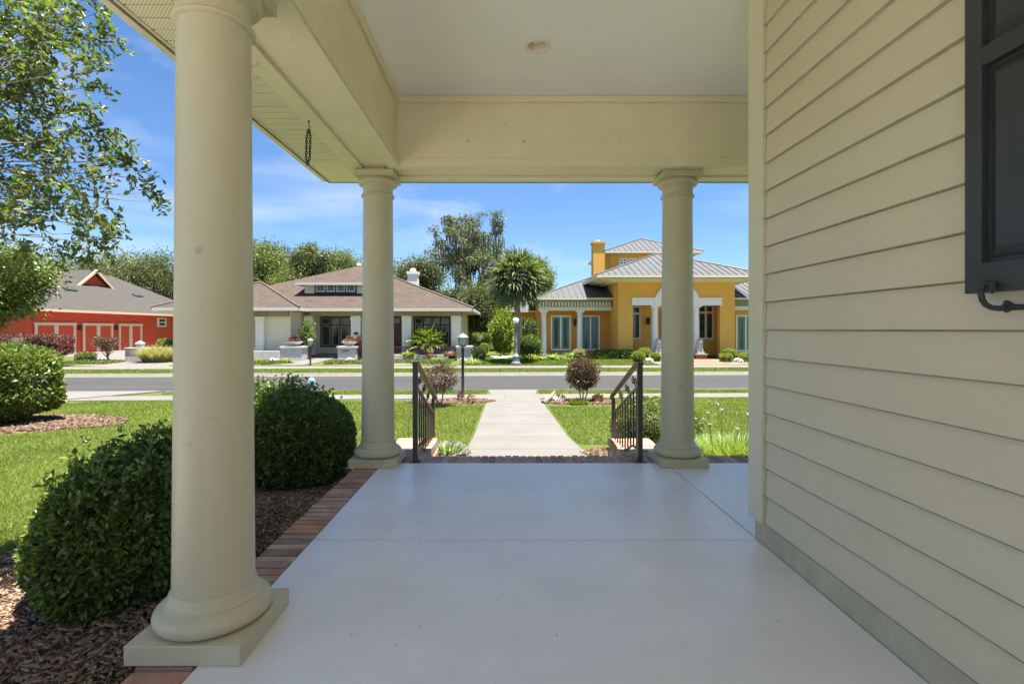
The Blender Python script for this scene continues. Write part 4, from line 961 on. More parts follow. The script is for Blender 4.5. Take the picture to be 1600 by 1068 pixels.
window(BH, X(646.5, 38.2), X(704, 38.2), Z(539, 38.2), Z(494.5, 38.2), 38.2, 4, [1, 2.7], M['maroon'], M['sash'], .10, .06)
window(BH, X(380, 34.9), X(398.5, 34.9), Z(543, 34.9), Z(493, 34.9), 34.9, 1, [1, 3.2], M['sash'], M['sash'], .08, .03)
window(BH, X(586, 38.2), X(627, 38.2), Z(507, 38.2), Z(494.5, 38.2), 38.2, 3, [1], M['maroon'], M['sash'], .10, .06, name='transom_window')
dr = obj('front_door', MB().box(X(588, 38.2), X(627, 38.2), 38.12, 38.199, -.5, Z(507.2, 38.2)), M['doorred'], BH)
obj('handle', MB().lathe([(.03, 0), (.03, .2)], X(624, 38.1), 38.08, 8, .5), M['sash'], dr)
pq = MB().prism([(X(556, 35.9)+.17*math.cos(t*.3927), 1.0+.10*math.sin(t*.3927)) for t in range(16)], 'y', 35.9, 35.945); obj('wall_plaque', pq, M['black'], BH)
# dormer
dx0, dx1 = -15.35, -9.45
dm = MB(); w_ = (dx1-dx0)/2; dc = (dx0+dx1)/2
dm.add([(dx0,37.3,4.72),(dx1,37.3,4.72),(dc,37.3+w_,5.98),(dc,43.3,5.98),(dx0,40.2,4.72),(dx1,40.2,4.72)], [(0,1,2),(0,2,3,4),(1,5,3,2)])
obj('dormer_roof', dm, M['shing_b'], BH)
df = MB(); df.box(dx0, dx1, 37.3, 37.4, 4.52, 4.715); df.box(dx0, dx0+.1, 37.4, 40.2, 4.52, 4.715); df.box(dx1-.1, dx1, 37.4, 40.2, 4.52, 4.715); df.box(dx0+.1, dx1-.1, 37.4, 40.2, 4.56, 4.60); obj('dormer_fascia', df, M['fascia'], BH)
wx0, wx1 = X(476, 38.05), X(574, 38.05)
dw = obj('dormer_wall', MB().box(wx0, wx1, 38.05, 42, 3.3, 4.56), M['beige'], BH)
window(BH, X(492, 38.05), X(557.5, 38.05), Z(458, 38.05), Z(442.5, 38.05), 38.05, 4, [1], M['maroon'], M['wtrim'], .10, .07)
cy_ = 44.0; chm = MB().box(X(636.5, cy_), X(652, cy_), cy_, cy_+.9, 3.8, Z(428, cy_)); chm.box(X(635.5, cy_), X(653, cy_), cy_-.06, cy_+.96, Z(428, cy_), Z(424, cy_)); c_ = obj('chimney', chm, M['pier'], BH); obj('chimney_cap', MB().lathe([(.25, 0), (.3, .2), (.12, .32)], X(644, cy_), cy_+.4, 10, Z(424, cy_)), M['white'], c_)
for px, py, d in ((458.5, 436, 41.5), (561, 415, 45.5)): obj('roof_vent', MB().lathe([(.12, -.9), (.12, 0), (.2, .02), (.16, .18), (.02, .22)], X(px, d), d, 10, Z(py, d)), M['doorred'] if px < 500 else M['wtrim'], BH)
tag(obj('house_walk', slabs(-14.1, -11.8, 30.4, 35.8, .035, 1.6, 'y'), M['concrete']), kind='structure')
# porch railing and garden walls of the beige house
rl = thing('porch_railing', 'dark red slatted railing along the beige house porch', 'railing', (X(655, 35.2), 35.2, -.5))
m_ = MB(); ra, rb = X(590, 35.2), X(712, 35.2); m_.box(ra, rb, 35.15, 35.25, .02, .10); m_.box(ra, rb, 35.17, 35.23, -.52, -.46); obj('rail', m_, M['maroon'], rl)
m_ = MB(); n = 46
for k in range(n+1): x = lerp(ra, rb, k/n); m_.box(x-.022, x+.022, 35.18, 35.22, -.459, .019)
o_ = obj('slats', m_, M['maroon'], rl)
for px in (591, 642, 711): obj('post', MB().box(X(px, 35.2)-.06, X(px, 35.2)+.06, 35.13, 35.27, -.7, .16), M['maroon'], rl)
tag(obj('garden_wall', MB().box(X(590, 34.6), X(700, 34.6), 34.5, 34.8, -.85, -.42), M['white'], bevel=.01), 'low white garden wall below the dark red railing', 'garden wall')
tag(obj('garden_wall', MB().box(X(380, 33.2), X(437, 33.2), 33.1, 33.35, -.85, -.12), M['white'], bevel=.01), 'low white garden wall left of the larger planter pedestal', 'garden wall')
gw = MB().box(X(197, 33.5), X(262, 33.5), 33.4, 33.8, -.85, Z(544.5, 33.5)); gw.box(X(196, 33.5), X(263, 33.5), 33.35, 33.85, Z(544.5, 33.5), Z(543, 33.5)); tag(obj('garden_wall', gw, M['white'], bevel=.01), 'low white garden wall near the three red garage doors', 'garden wall')
bl = MB().box(X(213, 33.5), X(222, 33.5), 33.45, 33.75, Z(542.9, 33.5), Z(536.5, 33.5)); bl.hexa([(X(212, 33.5), 33.4, Z(536.5, 33.5)), (X(223, 33.5), 33.4, Z(536.5, 33.5)), (X(223, 33.5), 33.8, Z(536.5, 33.5)), (X(212, 33.5), 33.8, Z(536.5, 33.5))], [(X(216.5, 33.5), 33.58, Z(532.5, 33.5)), (X(218.5, 33.5), 33.58, Z(532.5, 33.5)), (X(218.5, 33.5), 33.62, Z(532.5, 33.5)), (X(216.5, 33.5), 33.62, Z(532.5, 33.5))])
tag(obj('stone_lantern', bl, M['white']), 'small white stone lantern on the garage side wall', 'ornament')
def pedestal(a, b, d, top, label, cap=.05, dep=.9):
    p = thing('garden_pedestal', label, 'pedestal', (X((a+b)/2, d), d, -.8), 'white stucco garden pedestals')
    obj('body', MB().box(X(a, d)+.06, X(b, d)-.06, d+.02, d+dep, -.88, Z(top, d)-.12), M['white'], p, bevel=.01); obj('cap', MB().box(X(a, d), X(b, d), d-.04, d+dep+.06, Z(top, d)-.12, Z(top, d)), M['white'], p, bevel=.01)
    return p
pedestal(437, 473, 33.3, 541, 'wide white stucco pedestal left of the beige house walk', dep=1.2); p2_ = pedestal(526, 556.5, 33.3, 541, 'white stucco pedestal with house number right of the walk', dep=1.2); pedestal(712, 737.5, 33.9, 540.5, 'white stucco pedestal at right end of dark red railing', dep=1.0)
tx = bpy.data.curves.new('house_number', 'FONT'); tx.body = '3399'; tx.size = .24; tx.extrude = .006; tx.align_x = 'CENTER'
to_ = bpy.data.objects.new('number_curve', tx); me_ = bpy.data.meshes.new_from_object(to_); bpy.data.objects.remove(to_); to = bpy.data.objects.new('house_number', me_); me_.materials.clear(); me_.materials.append(M['black']); to.location = (X(539, 33.3), 33.31, Z(550, 33.3)); to.rotation_euler = (R(90), 0, 0); link(to, p2_)
def bowl(px, d, z, r, label, seed, mat):
    x = X(px, d); b = thing('planter_bowl', label, 'planter', (x, d+.5, z), 'planter bowls on garden pedestals')
    obj('bowl', MB().lathe([(.22*r, 0), (.3*r, .05), (.75*r, .16), (r, .27), (r, .31), (.9*r, .30), (.5*r, .2)], x, d+.5, 24, z), M['white'], b, True)
    rng = np.random.default_rng(seed); P, u = blob(420, (x, d+.5, z+.33), (r*.62, r*.6, .26), rng, .2); V, F = leaf_geo(P, u+np.array([0,0,.8]), .14, .4, rng); npmesh('plant', V, F, M[mat], b)
bowl(454.5, 33.3, Z(541, 33.3)+.001, .56, 'white planter bowl with dark red plant on the wide pedestal', 81, 'purple'); bowl(543, 33.3, Z(541, 33.3)+.001, .53, 'white planter bowl with red flowers on the numbered pedestal', 82, 'flowerr')
pt = thing('terracotta_pot', 'terracotta pot on the garden wall before the red railing', 'pot', (X(672, 34.2), 34.2, -.85)); x = X(672, 34.2)
obj('pot', MB().lathe([(.14, 0), (.22, .12), (.25, .3), (.20, .42), (.23, .45), (.23, .5), (.17, .5)], x, 34.2, 20, -.72), M['terra'], pt, True)
obj('pot_foot', MB().box(x-.2, x+.2, 34.05, 34.35, -.9, -.72), M['white'], pt)
rng = np.random.default_rng(3); P, u = blob(260, (x, 34.2, -.12), (.2, .2, .14), rng, .3); V, F = leaf_geo(P, u, .08, .4, rng); npmesh('plant', V, F, M['straw'], pt)
# ------------------------------------------------------------------ ochre house
YH = thing('ochre_house', 'ochre stucco house with standing seam metal roof and white arch entry', 'house', (11, 40, -.7))
def metal_roof(x0, x1, y0, y1, z, p, fh, cor=None, **k):
    m_ = MB(); hip(m_, x0, x1, y0, y1, z, p); r_ = obj('roof', m_, M['metal'], YH); s_ = MB(); seams(s_, x0, x1, y0, y1, z, p, **k); obj('roof_seam', s_, M['metal'], r_); eave(YH, x0, x1, y0, y1, z, fh, M['ytrim'], M['ytrim'])
# entry block
metal_roof(6.12, 17.9, 34.5, 46.3, 4.95, .39, .16)
cn = MB()
for k, (o1, zz, hh) in enumerate(((.95, 4.735, .055), (.50, 4.68, .055), (.2, 4.60, .08))): cn.box(7.62-o1, 16.38+o1, 36.0-o1, 45, zz, zz+hh-.001)
obj('cornice', cn, M['ytrim'], YH)
ex0, ex1, ed = X(966, 36), X(1148, 36), 36.0; zt = 4.60
ox0, ox1 = X(989, 36), X(1125, 36); zl = Z(477, 36); acx = X(1057, 36)
wl_ = MB(); wl_.box(ex0, ox0, 36, 36.5, -.8, zt); wl_.box(ox1, ex1, 36, 36.5, -.8, zt)
ri = X(1083, 36)-acx; zc0 = zl
# spandrel with a round head over the middle bay
NP = 20; outer = ri+.02
poly = [(ox0+.001, zl)]+[(acx-ri, zl)]+[(acx-ri*math.cos(math.pi*i/NP), zl+ri*math.sin(math.pi*i/NP)) for i in range(1, NP)]+[(acx+ri, zl), (ox1-.001, zl), (ox1-.001, zt), (ox0+.001, zt)]
for i in range(NP):   # build the spandrel as quads up to the wall top
    a0, a1 = math.pi*i/NP, math.pi*(i+1)/NP; xa, xb = acx-ri*math.cos(a0), acx-ri*math.cos(a1)
    wl_.hexa([(xa, 36, zl+ri*math.sin(a0)), (xb, 36, zl+ri*math.sin(a1)), (xb, 36.5, zl+ri*math.sin(a1)), (xa, 36.5, zl+ri*math.sin(a0))], [(xa, 36, zt), (xb, 36, zt), (xb, 36.5, zt), (xa, 36.5, zt)])
wl_.box(ox0, acx-ri, 36, 36.5, zl, zt); wl_.box(acx+ri, ox1, 36, 36.5, zl, zt)
wl_.box(ex0, ex0+.4, 36.501, 46, -.8, zt); wl_.box(ex1-.4, ex1, 36.501, 46, -.8, zt)
obj('wall', wl_, M['yellow'], YH)
obj('entry_back_wall', MB().box(ex0+.401, ex1-.401, 38.4, 38.7, -.8, zt), M['yellow'], YH)
obj('entry_ceiling', MB().box(ex0+.401, ex1-.401, 36.51, 38.39, 3.9, 4.1), M['ytrim'], YH)
am = MB(); th_ = .46
for xa, xb in ((X(987, 36), acx-ri-.05), (acx+ri+.05, X(1127, 36))): am.box(xa, xb, 35.85, 36.56, zl, zl+th_); am.box(xa-.04, xb+.04, 35.80, 36.58, zl+th_, zl+th_+.07)
for i in range(NP):
    a0, a1 = math.pi*i/NP, math.pi*(i+1)/NP; r0_, r1_ = ri-.10, ri+.45
    pA = [(acx-r0_*math.cos(a0), zl+r0_*math.sin(a0)), (acx-r0_*math.cos(a1), zl+r0_*math.sin(a1)), (acx-r1_*math.cos(a1), zl+r1_*math.sin(a1)), (acx-r1_*math.cos(a0), zl+r1_*math.sin(a0))]
    am.hexa([(q[0], 35.82, q[1]) for q in pA], [(q[0], 36.55, q[1]) for q in pA])
obj('entry_arch', am, M['wtrim'], YH)
def ycol(xc, d, r, z0, z1, mat='wtrim'):
    c = obj('column', MB().lathe([(r*1.3, 0), (r*1.3, .12), (r*1.45, .16), (r*1.1, .26), (r, .32), (r*.97, (z1-z0)*.5), (r*.86, z1-z0-.35), (r*1.05, z1-z0-.32), (r*.9, z1-z0-.28), (r*.9, z1-z0-.2), (r*1.3, z1-z0-.1)], xc, d, 20, z0), M[mat], YH, True)
    m_ = MB().box(xc-r*1.35, xc+r*1.35, d-r*1.35, d+r*1.35, z1-.1, z1-.001); obj('capital', m_, M[mat], c)
ycol(X(1023.5, 36.1), 36.2, .24, -.75, zl); ycol(X(1088, 36.1), 36.2, .24, -.75, zl)
window(YH, X(986, 38.4), X(1001, 38.4), Z(530, 38.4), Z(478, 38.4), 38.4, 1, [1, 4], M['ytrim'], M['ytrim'], .10, .03)
window(YH, X(1090, 38.4), X(1115, 38.4), Z(530, 38.4), Z(476, 38.4), 38.4, 2, [1, 4], M['ytrim'], M['ytrim'], .10, .03)
window(YH, X(1032, 38.4), X(1080, 38.4), -.6, 2.7, 38.4, 2, [1, 3], M['green'], M['green'], .12, .05, name='entry_door')
def wlant(px, py, d): 
    x, z = X(px, d), Z(py, d); l = MB().box(x-.05, x+.05, d-.12, d-.001, z+.15, z+.2); l.lathe([(.03, -.28), (.10, -.18), (.14, .12), (.17, .14), (.05, .3), (.01, .34)], x, d-.2, 8, z); obj('wall_lantern', l, M['black'], YH)
wlant(1012, 502, 38.4); wlant(898, 504, 39)
# upper tower and chimney
metal_roof(8.3, 16.6, 43.0, 51.3, 7.85, .42, .14)
tw = MB().box(8.97, 15.9, 44, 50.6, 4.5, 7.72); obj('tower_wall', tw, M['yellow'], YH)
for a, b in ((967, 979.5), (981.5, 994)): window(YH, X(a, 44), X(b, 44), Z(414, 44), Z(403.5, 44), 44, 2, [1, 1], M['wtrim'], M['wtrim'], .09, .02)
cd = 43.0; ck = MB().box(X(927, cd), X(945, cd), cd, cd+1.0, 4.5, Z(380, cd)); ck.box(X(925.5, cd), X(946.5, cd), cd-.08, cd+1.08, Z(380, cd), Z(377.5, cd)); c_ = obj('chimney', ck, M['yellow'], YH); obj('chimney_cap', MB().lathe([(.3, 0), (.3, .1), (.05, .25)], X(936, cd), cd+.5, 8, Z(377.5, cd)), M['lampgrey'], c_)
# left wing with columned loggia
metal_roof(2.05, 14.0, 37.5, 49.0, 3.60, .39, .14)
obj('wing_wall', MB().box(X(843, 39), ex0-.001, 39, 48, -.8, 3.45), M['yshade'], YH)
bmw = MB(); bmw.box(2.45, ex0-.05, 37.9, 38.5, 2.68, 2.95); bmw.box(2.45, 2.85, 38.5, 39, 2.68, 2.95); obj('loggia_beam', bmw, M['ytrim'], YH)
obj('loggia_frieze', MB().box(2.5, ex0-.05, 38.05, 38.45, 2.951, 3.46), M['frz'], YH)
bk = MB(); n = 22
for k in range(n+1): x = lerp(2.55, ex0-.25, k/n); bk.box(x-.06, x+.06, 37.72, 38.04, 3.0, 3.28)
obj('bracket', bk, M['ytrim'], YH)
for px in (849.5, 906, 962): ycol(X(px, 38.2), 38.2, .22, -.72, 2.68)
for a, b in ((860.5, 892), (908, 937)):
    d_ = window(YH, X(a, 39), X(b, 39), Z(547, 39), Z(492.5, 39), 39, 2, [1], M['wtrim'], M['green'], .11, .16, name='french_door')
obj('terrace', MB().box(2.3, ex0-.4, 37.6, 38.99, -.85, -.68), M['kerb'], YH)
# rear left wing
metal_roof(X(796, 46), 8, 44, 58, 2.9, .39, .14)
metal_roof(X(820, 52), 10, 50, 60, 4.0, .39, .14)
obj('rear_wall', MB().box(X(808, 46), 8, 45.6, 57, -.8, 2.78), M['yellow'], YH)
window(YH, X(814, 45.6), X(821, 45.6), .6, 2.4, 45.6, 1, [1, 1], M['wtrim'], M['wtrim'], .1, .03)
# right wing
metal_roof(15.2, 30, 37.5, 49.0, 3.60, .39, .14)
obj('wing_wall', MB().box(ex1+.001, 29, 38.5, 48, -.8, 3.45), M['yellow'], YH); obj('loggia_beam', MB().box(ex1+.002, 29, 37.9, 38.3, 2.7, 3.0), M['ytrim'], YH); obj('loggia_frieze', MB().box(ex1+.002, 29, 38.0, 38.25, 3.001, 3.46), M['taupe'], YH)
window(YH, X(1147.5, 38.5)+.1, X(1180, 38.5), Z(549, 38.5), Z(492, 38.5), 38.5, 2, [1], M['wtrim'], M['green'], .11, .16, name='french_door')
tag(obj('brick_path', slabs(X(1080, 33), X(1125, 33), 31.6, 36, .04, .5, 'y'), M['paver']), kind='structure')
# guardian lion statues on brick pedestals
def lion(px, label, side):
    d = 35.2; x = X(px, d); z0 = Z(552, d); r = thing('lion_statue', label, 'statue', (x, d, z0), 'white seated guardian lions by the entry'); m_ = MB()
    m_.box(x-.25, x+.25, d-.28, d+.28, z0, z0+.12); m_.ball((x, d+.08, z0+.36), (.24, .26, .28), 14, 10, .05, 3); m_.ball((x, d-.02, z0+.58), (.23, .19, .26), 14, 10, .05, 4)
    for s in (-1, 1): m_.tube([(x+s*.11, d-.06, z0+.62), (x+s*.12, d-.16, z0+.38), (x+s*.12, d-.2, z0+.14), (x+s*.12, d-.27, z0+.13)], [.075, .065, .055, .05], 8); m_.ball((x+s*.17, d+.02, z0+.22), (.09, .2, .13), 10, 8)
    m_.ball((x, d-.06, z0+.84), (.24, .20, .21), 16, 12, .16, 5); m_.ball((x, d-.22, z0+.80), (.09, .09, .08), 10, 8)
    for s in (-1, 1): m_.ball((x+s*.13, d-.05, z0+.99), .045, 8, 6)
    obj('body', m_, M['white'], r, True)
    b = thing('brick_pedestal', 'brick pedestal under the '+('left' if side < 0 else 'right')+' lion statue', 'pedestal', (x, d, -.8), 'brick pedestals under the lions'); obj('body', MB().box(x-.38, x+.38, d-.34, d+.4, -.85, z0-.08), M['terra'], b); obj('cap', MB().box(x-.42, x+.42, d-.38, d+.44, z0-.08, z0-.002), M['mortar'], b)
lion(1028, 'white seated lion statue left of the entry arch', -1); lion(1093, 'white seated lion statue right of the entry arch', 1)
# globe street lamp
def street_lamp():
    d = 30.6; x = X(806, d); z0 = -.86; r = thing('street_lamp', 'grey cast iron street lamp with white globe across the road', 'street lamp', (x, d, z0))
    obj('footing', MB().box(x-.32, x+.32, d-.3, d+.3, z0-.05, z0+.07), M['kerb'], r); m_ = MB().lathe([(.27, 0), (.27, .10), (.22, .14), (.19, .42), (.21, .46), (.16, .56), (.10, .62), (.085, .7), (.075, 1.3), (.09, 1.34), (.07, 1.38), (.06, 2.25), (.10, 2.3), (.12, 2.42), (.08, 2.46)], x, d, 18, z0+.07)
    for q in range(8): a = 6.2832*q/8; m_.tube([(x+.085*math.cos(a), d+.085*math.sin(a), z0+.75), (x+.07*math.cos(a), d+.07*math.sin(a), z0+2.3)], .012, 5)
    obj('pole', m_, M['lampgrey'], r, True); obj('globe', MB().ball((x, d, z0+2.66), .19, 24, 16), M['opal'], r, True)
street_lamp()
# ------------------------------------------------------------------ palm
def fan_palm(loc, H, label, seed, nf=52, R0=1.5, name='palm_tree', cat='palm', mat='palm', n_l=22, trunk_r=.17, low=-.9):
    x, y, z = loc; root = thing(name, label, cat, loc); rng = np.random.default_rng(seed); tm = MB(); pts, rd = [], []
    for k in range(12): t = k/11; pts.append((x+.08*math.sin(t*2), y, z-.1+H*t)); rd.append(trunk_r*(1.15-.25*t)*(1+.05*(k % 2)))
    tm.tube(pts, rd, 14); C = np.array([x+.08*math.sin(2), y, z+H]); PV, PF, nv = [], [], 0
    for k in range(nf):
        a = k*2.39996; e = lerp(1.35, low, (k/nf)**.8)+rng.normal()*.08; dr_ = np.array([math.cos(a)*math.cos(e), math.sin(a)*math.cos(e), math.sin(e)]); pl = R0*.62*rng.uniform(.8, 1.1)
        tip = C+dr_*pl; tm.tube([tuple(C), tuple(C+dr_*pl*.5+np.array([0,0,.04])), tuple(tip)], [.025, .018, .012], 4)
        side = np.cross(dr_, [0,0,1.0]); side /= np.linalg.norm(side)+1e-6; up = np.cross(side, dr_)
        for j in range(n_l):
            u = (j/(n_l-1)-.5)*2; b = u*R(105); v = dr_*math.cos(b)+side*math.sin(b)+up*.12*abs(u); L = R0*.72*(1-.28*abs(u))*rng.uniform(.88, 1.1); wd = .040*R0/1.5
            dj = rng.uniform(.4, 1.6); v = v+rng.normal(size=3)*.10; w_ = np.cross(v, up)+rng.normal(size=3)*.4; w_ /= np.linalg.norm(w_)+1e-6; p0 = tip; p1 = tip+v*L*.5+np.array([0,0,-.02]); p2 = tip+v*L*.86+np.array([0,0,-L*.09*dj]); p3 = tip+v*L*.99+np.array([0,0,-L*.22*dj])
            PV += [p0-w_*wd*.5, p0+w_*wd*.5, p1+w_*wd, p1-w_*wd, p2+w_*wd*.7, p2-w_*wd*.7, p3+w_*.004, p3-w_*.004]; PF += [[nv,nv+1,nv+2,nv+3],[nv+3,nv+2,nv+4,nv+5],[nv+5,nv+4,nv+6,nv+7]]; nv += 8
    obj('trunk', tm, M['palmbark'], root, True); npmesh('crown', np.array(PV), np.array(PF), M[mat], root); return root
fan_palm((X(807, 32.5), 32.5, -.8), 5.35, 'tall fan palm tree behind the globe street lamp', 5, 92, 1.6, n_l=26, low=-1.15)
fan_palm((X(668, 35.6), 35.6, -.8), 1.0, 'short bright green fan palm before the beige house windows', 7, 46, 1.3, 'dwarf_palm', 'palm', 'leafmid', 16, .10, -.15)
fan_palm((27.5, 52, -.6), 8.6, 'distant palm top beyond the right metal roof', 8, 30, 1.3, n_l=12)
# ------------------------------------------------------------------ far garden plants
def fs(name, label, px, py0, py1, d, halfpx, mat, seed, n=2600, size=.10, sq=.8, group=None, cat='shrub', ry=None, core=.8, lump=.06, shell=.75):
    z0, z1 = Z(py1, d), Z(py0, d); rx = halfpx/800*d; c = (X(px, d), d, (z0+z1)/2); rz = (z1-z0)/2
    return shrub(name, label, cat, c, (rx, ry or rx*.9, rz), n, size, M[mat], seed, sq=sq, group=group, core=core, lump=lump, zmin=z0-.02, shell=shell)
BG = 'clipped yellow green ball shrubs'
fs('ball_shrub', 'yellow green clipped ball left of the right railing top', 997.5, 548, 565, 33.2, 10, 'lime', 91, 2600, .07, .9, BG)
fs('ball_shrub', 'yellow green clipped ball behind the leftmost clipped ball', 1007, 543.5, 557, 34.8, 9.5, 'lime', 92, 2600, .07, .85, BG)
fs('ball_shrub', 'low clipped ball just left of the right porch column', 1024, 551, 564, 33.4, 8.5, 'lime', 93, 2600, .07, .8, BG)
fs('ball_shrub', 'yellow green clipped block right of the entry path', 1134.5, 552, 567, 33.0, 9, 'lime', 94, 2600, .07, .6, BG)
fs('ball_shrub', 'yellow green clipped mound against the ochre corner', 1140, 544.5, 557, 34.8, 10, 'lime', 95, 2600, .07, .75, BG)
fs('ball_shrub', 'yellow green clipped ball beside the porch wall edge', 1165, 551, 567, 33.2, 10.5, 'lime', 96, 2600, .07, .7, BG)
rock((X(1015, 33), 33.0, -.82), .32, 'pale mottled rock between two clipped ball shrubs', 72); rock((X(1151, 33), 32.8, -.82), .36, 'pale mottled rock right of the clipped block shrub', 73)
rock((X(428, 32.2), 32.2, -.85), .42, 'white rocks below the low garden wall', 74); rock((X(545, 32.6), 32.6, -.85), .4, 'black and white rocks before the numbered pedestal', 75); rock((X(604, 33.4), 33.4, -.8), .5, 'grey rocks beside the left stair railing view of garden', 76)
rock((X(722, 33), 33.0, -.82), .36, 'brown and white rocks under the right pedestal', 77); rock((X(168, 33), 32.8, -.86), .46, 'grey and white rocks in front of the garage drive', 78)
sl = MB(); 
for px, d, r_ in ((782, 36, .55), (793, 36.6, .5), (772, 36.8, .3)): sl.lathe([(r_, 0), (r_*1.02, .05), (r_*.9, .09)], X(px, d), d, 12, G(X(px, d), d)-.01)
tag(obj('flat_stones', sl, M['rock']), 'flat pale stones on the lawn behind the globe lamp', 'stones')
fs('hedge', 'clipped boxy green hedge between the two far houses', 751, 520, 548, 37.5, 17, 'leafmid', 101, 7000, .10, .45)
fs('golden_shrub', 'small golden shrub before the boxy hedge', 757, 536, 552, 36, 6.5, 'lime', 102, 1500, .09)
fs('grey_green_shrub', 'round grey green shrub before the boxy hedge', 749, 541, 562, 34.5, 10, 'oak', 103, 2600, .09)
strappy('agave', 'spiky green clump right of the lantern post', 'plant', (X(739, 31.6), 31.6, -.86), (.9, .6), 160, .62, .05, M['blade'], 104, 1.2)
fs('lime_tree_shrub', 'tall yellow green shrub left of the palm trunk', 785, 486, 552, 38.5, 18, 'lime', 105, 6000, .16, .95, core=.6, lump=.2, shell=.5, cat='shrub')
fs('topiary_shrub', 'tall dark rounded topiary at ochre house corner', 830, 498, 545, 37.6, 11, 'leaf', 106, 4500, .09, .7)
fs('dark_shrub', 'wide dark shrub right of the globe lamp', 829, 524, 561, 35.2, 17, 'leaf', 107, 6000, .11, .95, lump=.14)
for i, (px, d, r_, lb) in enumerate(((832, 34.2, .75, 'bright fern clump right of the lamp'), (866, 34.8, .8, 'green fern clump before the left green doors'), (895, 36.5, .5, 'small fern clump by the middle white column'))): strappy('fern', lb, 'fern', (X(px, d), d, G(X(px, d), d)), (r_, r_*.7), 220, .62, .07, M['blade' if i else 'lime'], 110+i, 1.3, group='ferns before the ochre house')
fs('variegated_shrub', 'pale variegated shrub behind the dense bronze shrub', 905, 545, 560, 34, 9, 'straw', 114, 900, .10)
for i, (px, lb) in enumerate(((938, 'low dark shrub under the right green doors'), (957, 'low dark shrub at the right white column'), (977, 'low dark shrub at the ochre entry corner'))): fs('low_shrub', lb, px, 546.5, 560, 35.4, 11, 'leafmid', 115+i, 2200, .09, .6, group='low dark shrubs along the ochre house')
fs('vine_tree', 'upright yellow green vine by the beige house walk', 480, 503, 556, 34.6, 12, 'limed', 120, 3600, .12, 1.0, core=.0, lump=.38, shell=.2, cat='plant')
fs('burgundy_shrub', 'rounded burgundy shrub beside the middle left porch column', 566, 524, 556, 34.2, 12, 'purple', 121, 3500, .09)
for i, (px, d, r_, m_, lb) in enumerate(((403, 33.9, .6, 'blade', 'spiky plant behind the left garden wall'), (431, 34.0, .6, 'blade', 'dark spiky plant near the planter pedestal'), (404, 32.0, .5, 'lime', 'lime green clump at far left of the gravel'), (446, 31.9, .35, 'lime', 'small lime clump below the planter pedestal'), (598, 34.1, .45, 'flowerr', 'red flowered plant beside the red railing'), (638, 34.2, .5, 'lime', 'yellow green plant before the red railing'), (703, 34.0, .5, 'flowerr', 'leafy red tinged plant left of the right pedestal'), (683, 33.0, .5, 'blade', 'green clump right of the terracotta pot'))):
    strappy('garden_plant', lb, 'plant', (X(px, d), d, G(X(px, d), d) if d < 33.6 else -.5), (r_, r_*.7), 130, .48, .07, M[m_], 130+i, 1.1, group='small garden plants at the beige house')
for i, (px, d, hp, lb) in enumerate(((420, 31.6, 26, 'low ground cover left of the beige house walk'), (545, 31.7, 34, 'low ground cover below the numbered pedestal'), (650, 32.3, 55, 'low ground cover below the terracotta pot'), (145, 31.6, 36, 'low green ground cover by the garage drive'))):
    rng = np.random.default_rng(140+i); n = 5000; x = rng.uniform(X(px-hp, d), X(px+hp, d), n); y = d+rng.uniform(-.8, .8, n); P = np.stack([x, y, [G(a, b) for a, b in zip(x, y)]], 1); P[:, 2] += rng.random(n)*.14
    V, F = leaf_geo(P, rng.normal(size=P.shape)+np.array([0,0,1.2]), .09, .5, rng); tag(npmesh('ground_cover', V, F, M['oak2']), lb, 'ground cover', kind='stuff')
strappy('ornamental_grass', 'large straw coloured ornamental grass mound near the column', 'grass clump', (X(247, 32.6), 32.6, -.86), (1.4, 1.1), 1500, 1.35, .035, M['straw'], 150, .55)
fs('boxy_hedge', 'yellow green hedge end behind the straw grass', 262, 530, 548, 36, 13, 'lime', 151, 2500, .10, .5)
fs('purple_hedge', 'long purple leaved hedge before the red garage doors', 45, 523, 556, 29.5, 56, 'purple', 152, 15000, .10, .42, ry=1.0)
tree('small_garden_tree', 'small multi stemmed tree before the middle garage door', (X(168, 32.5), 32.5, -.86), 1.75, .9, 153, M['bronze'], 1500, .10, trunk=.2, r0=.05, cl=.17, depth=1, spread=.5, limbs=6)
fs('white_flower_shrub', 'low shrub with pale flowers before the garage drive', 134, 550, 566, 32.6, 14, 'leafmid', 154, 1500, .1)
# ------------------------------------------------------------------ trees behind
T = 'trees behind the far houses'
tree('magnolia_tree', 'dense magnolia tree at the left edge before the red building', (-23.9, 23.5, -.9), 6.4, 2.5, 201, M['leafmid'], 22000, .17, trunk=.22, r0=.16, cl=.55, limbs=7, flat=.9)
tree('live_oak', 'tall sprawling live oak with hanging moss left of the palm', (X(742, 52), 52, -.6), 13.8, 4.9, 202, M['oak'], 19000, .19, trunk=.36, r0=.34, moss=1500, group=T, cl=.50, limbs=8, depth=2, spread=1.0, flat=.5)
tree('dense_oak', 'dense oak behind the beige house chimney', (X(655, 56), 56, -.6), 10.0, 3.0, 203, M['oak'], 24000, .20, trunk=.3, r0=.3, moss=600, group=T, cl=.9, limbs=7, flat=.9)
tree('wide_tree', 'broad bright green tree behind the left part of beige roof', (X(408, 60), 60, -.6), 12.6, 4.8, 204, M['oak2'], 34000, .24, trunk=.2, r0=.32, group=T, cl=1.0, limbs=9, flat=1.0)
tree('bare_topped_oak', 'gappy mossy oak rising behind the beige dormer left side', (X(482, 62), 62, -.6), 12.6, 2.6, 205, M['oak'], 15000, .22, trunk=.4, r0=.3, moss=900, group=T, cl=.62, limbs=6)
tree('bare_topped_oak', 'thin mossy oak just above the beige dormer roof', (X(535, 64), 64, -.6), 11.9, 3.2, 206, M['oak2'], 12000, .22, trunk=.36, r0=.28, moss=500, group=T, cl=.9, limbs=6)
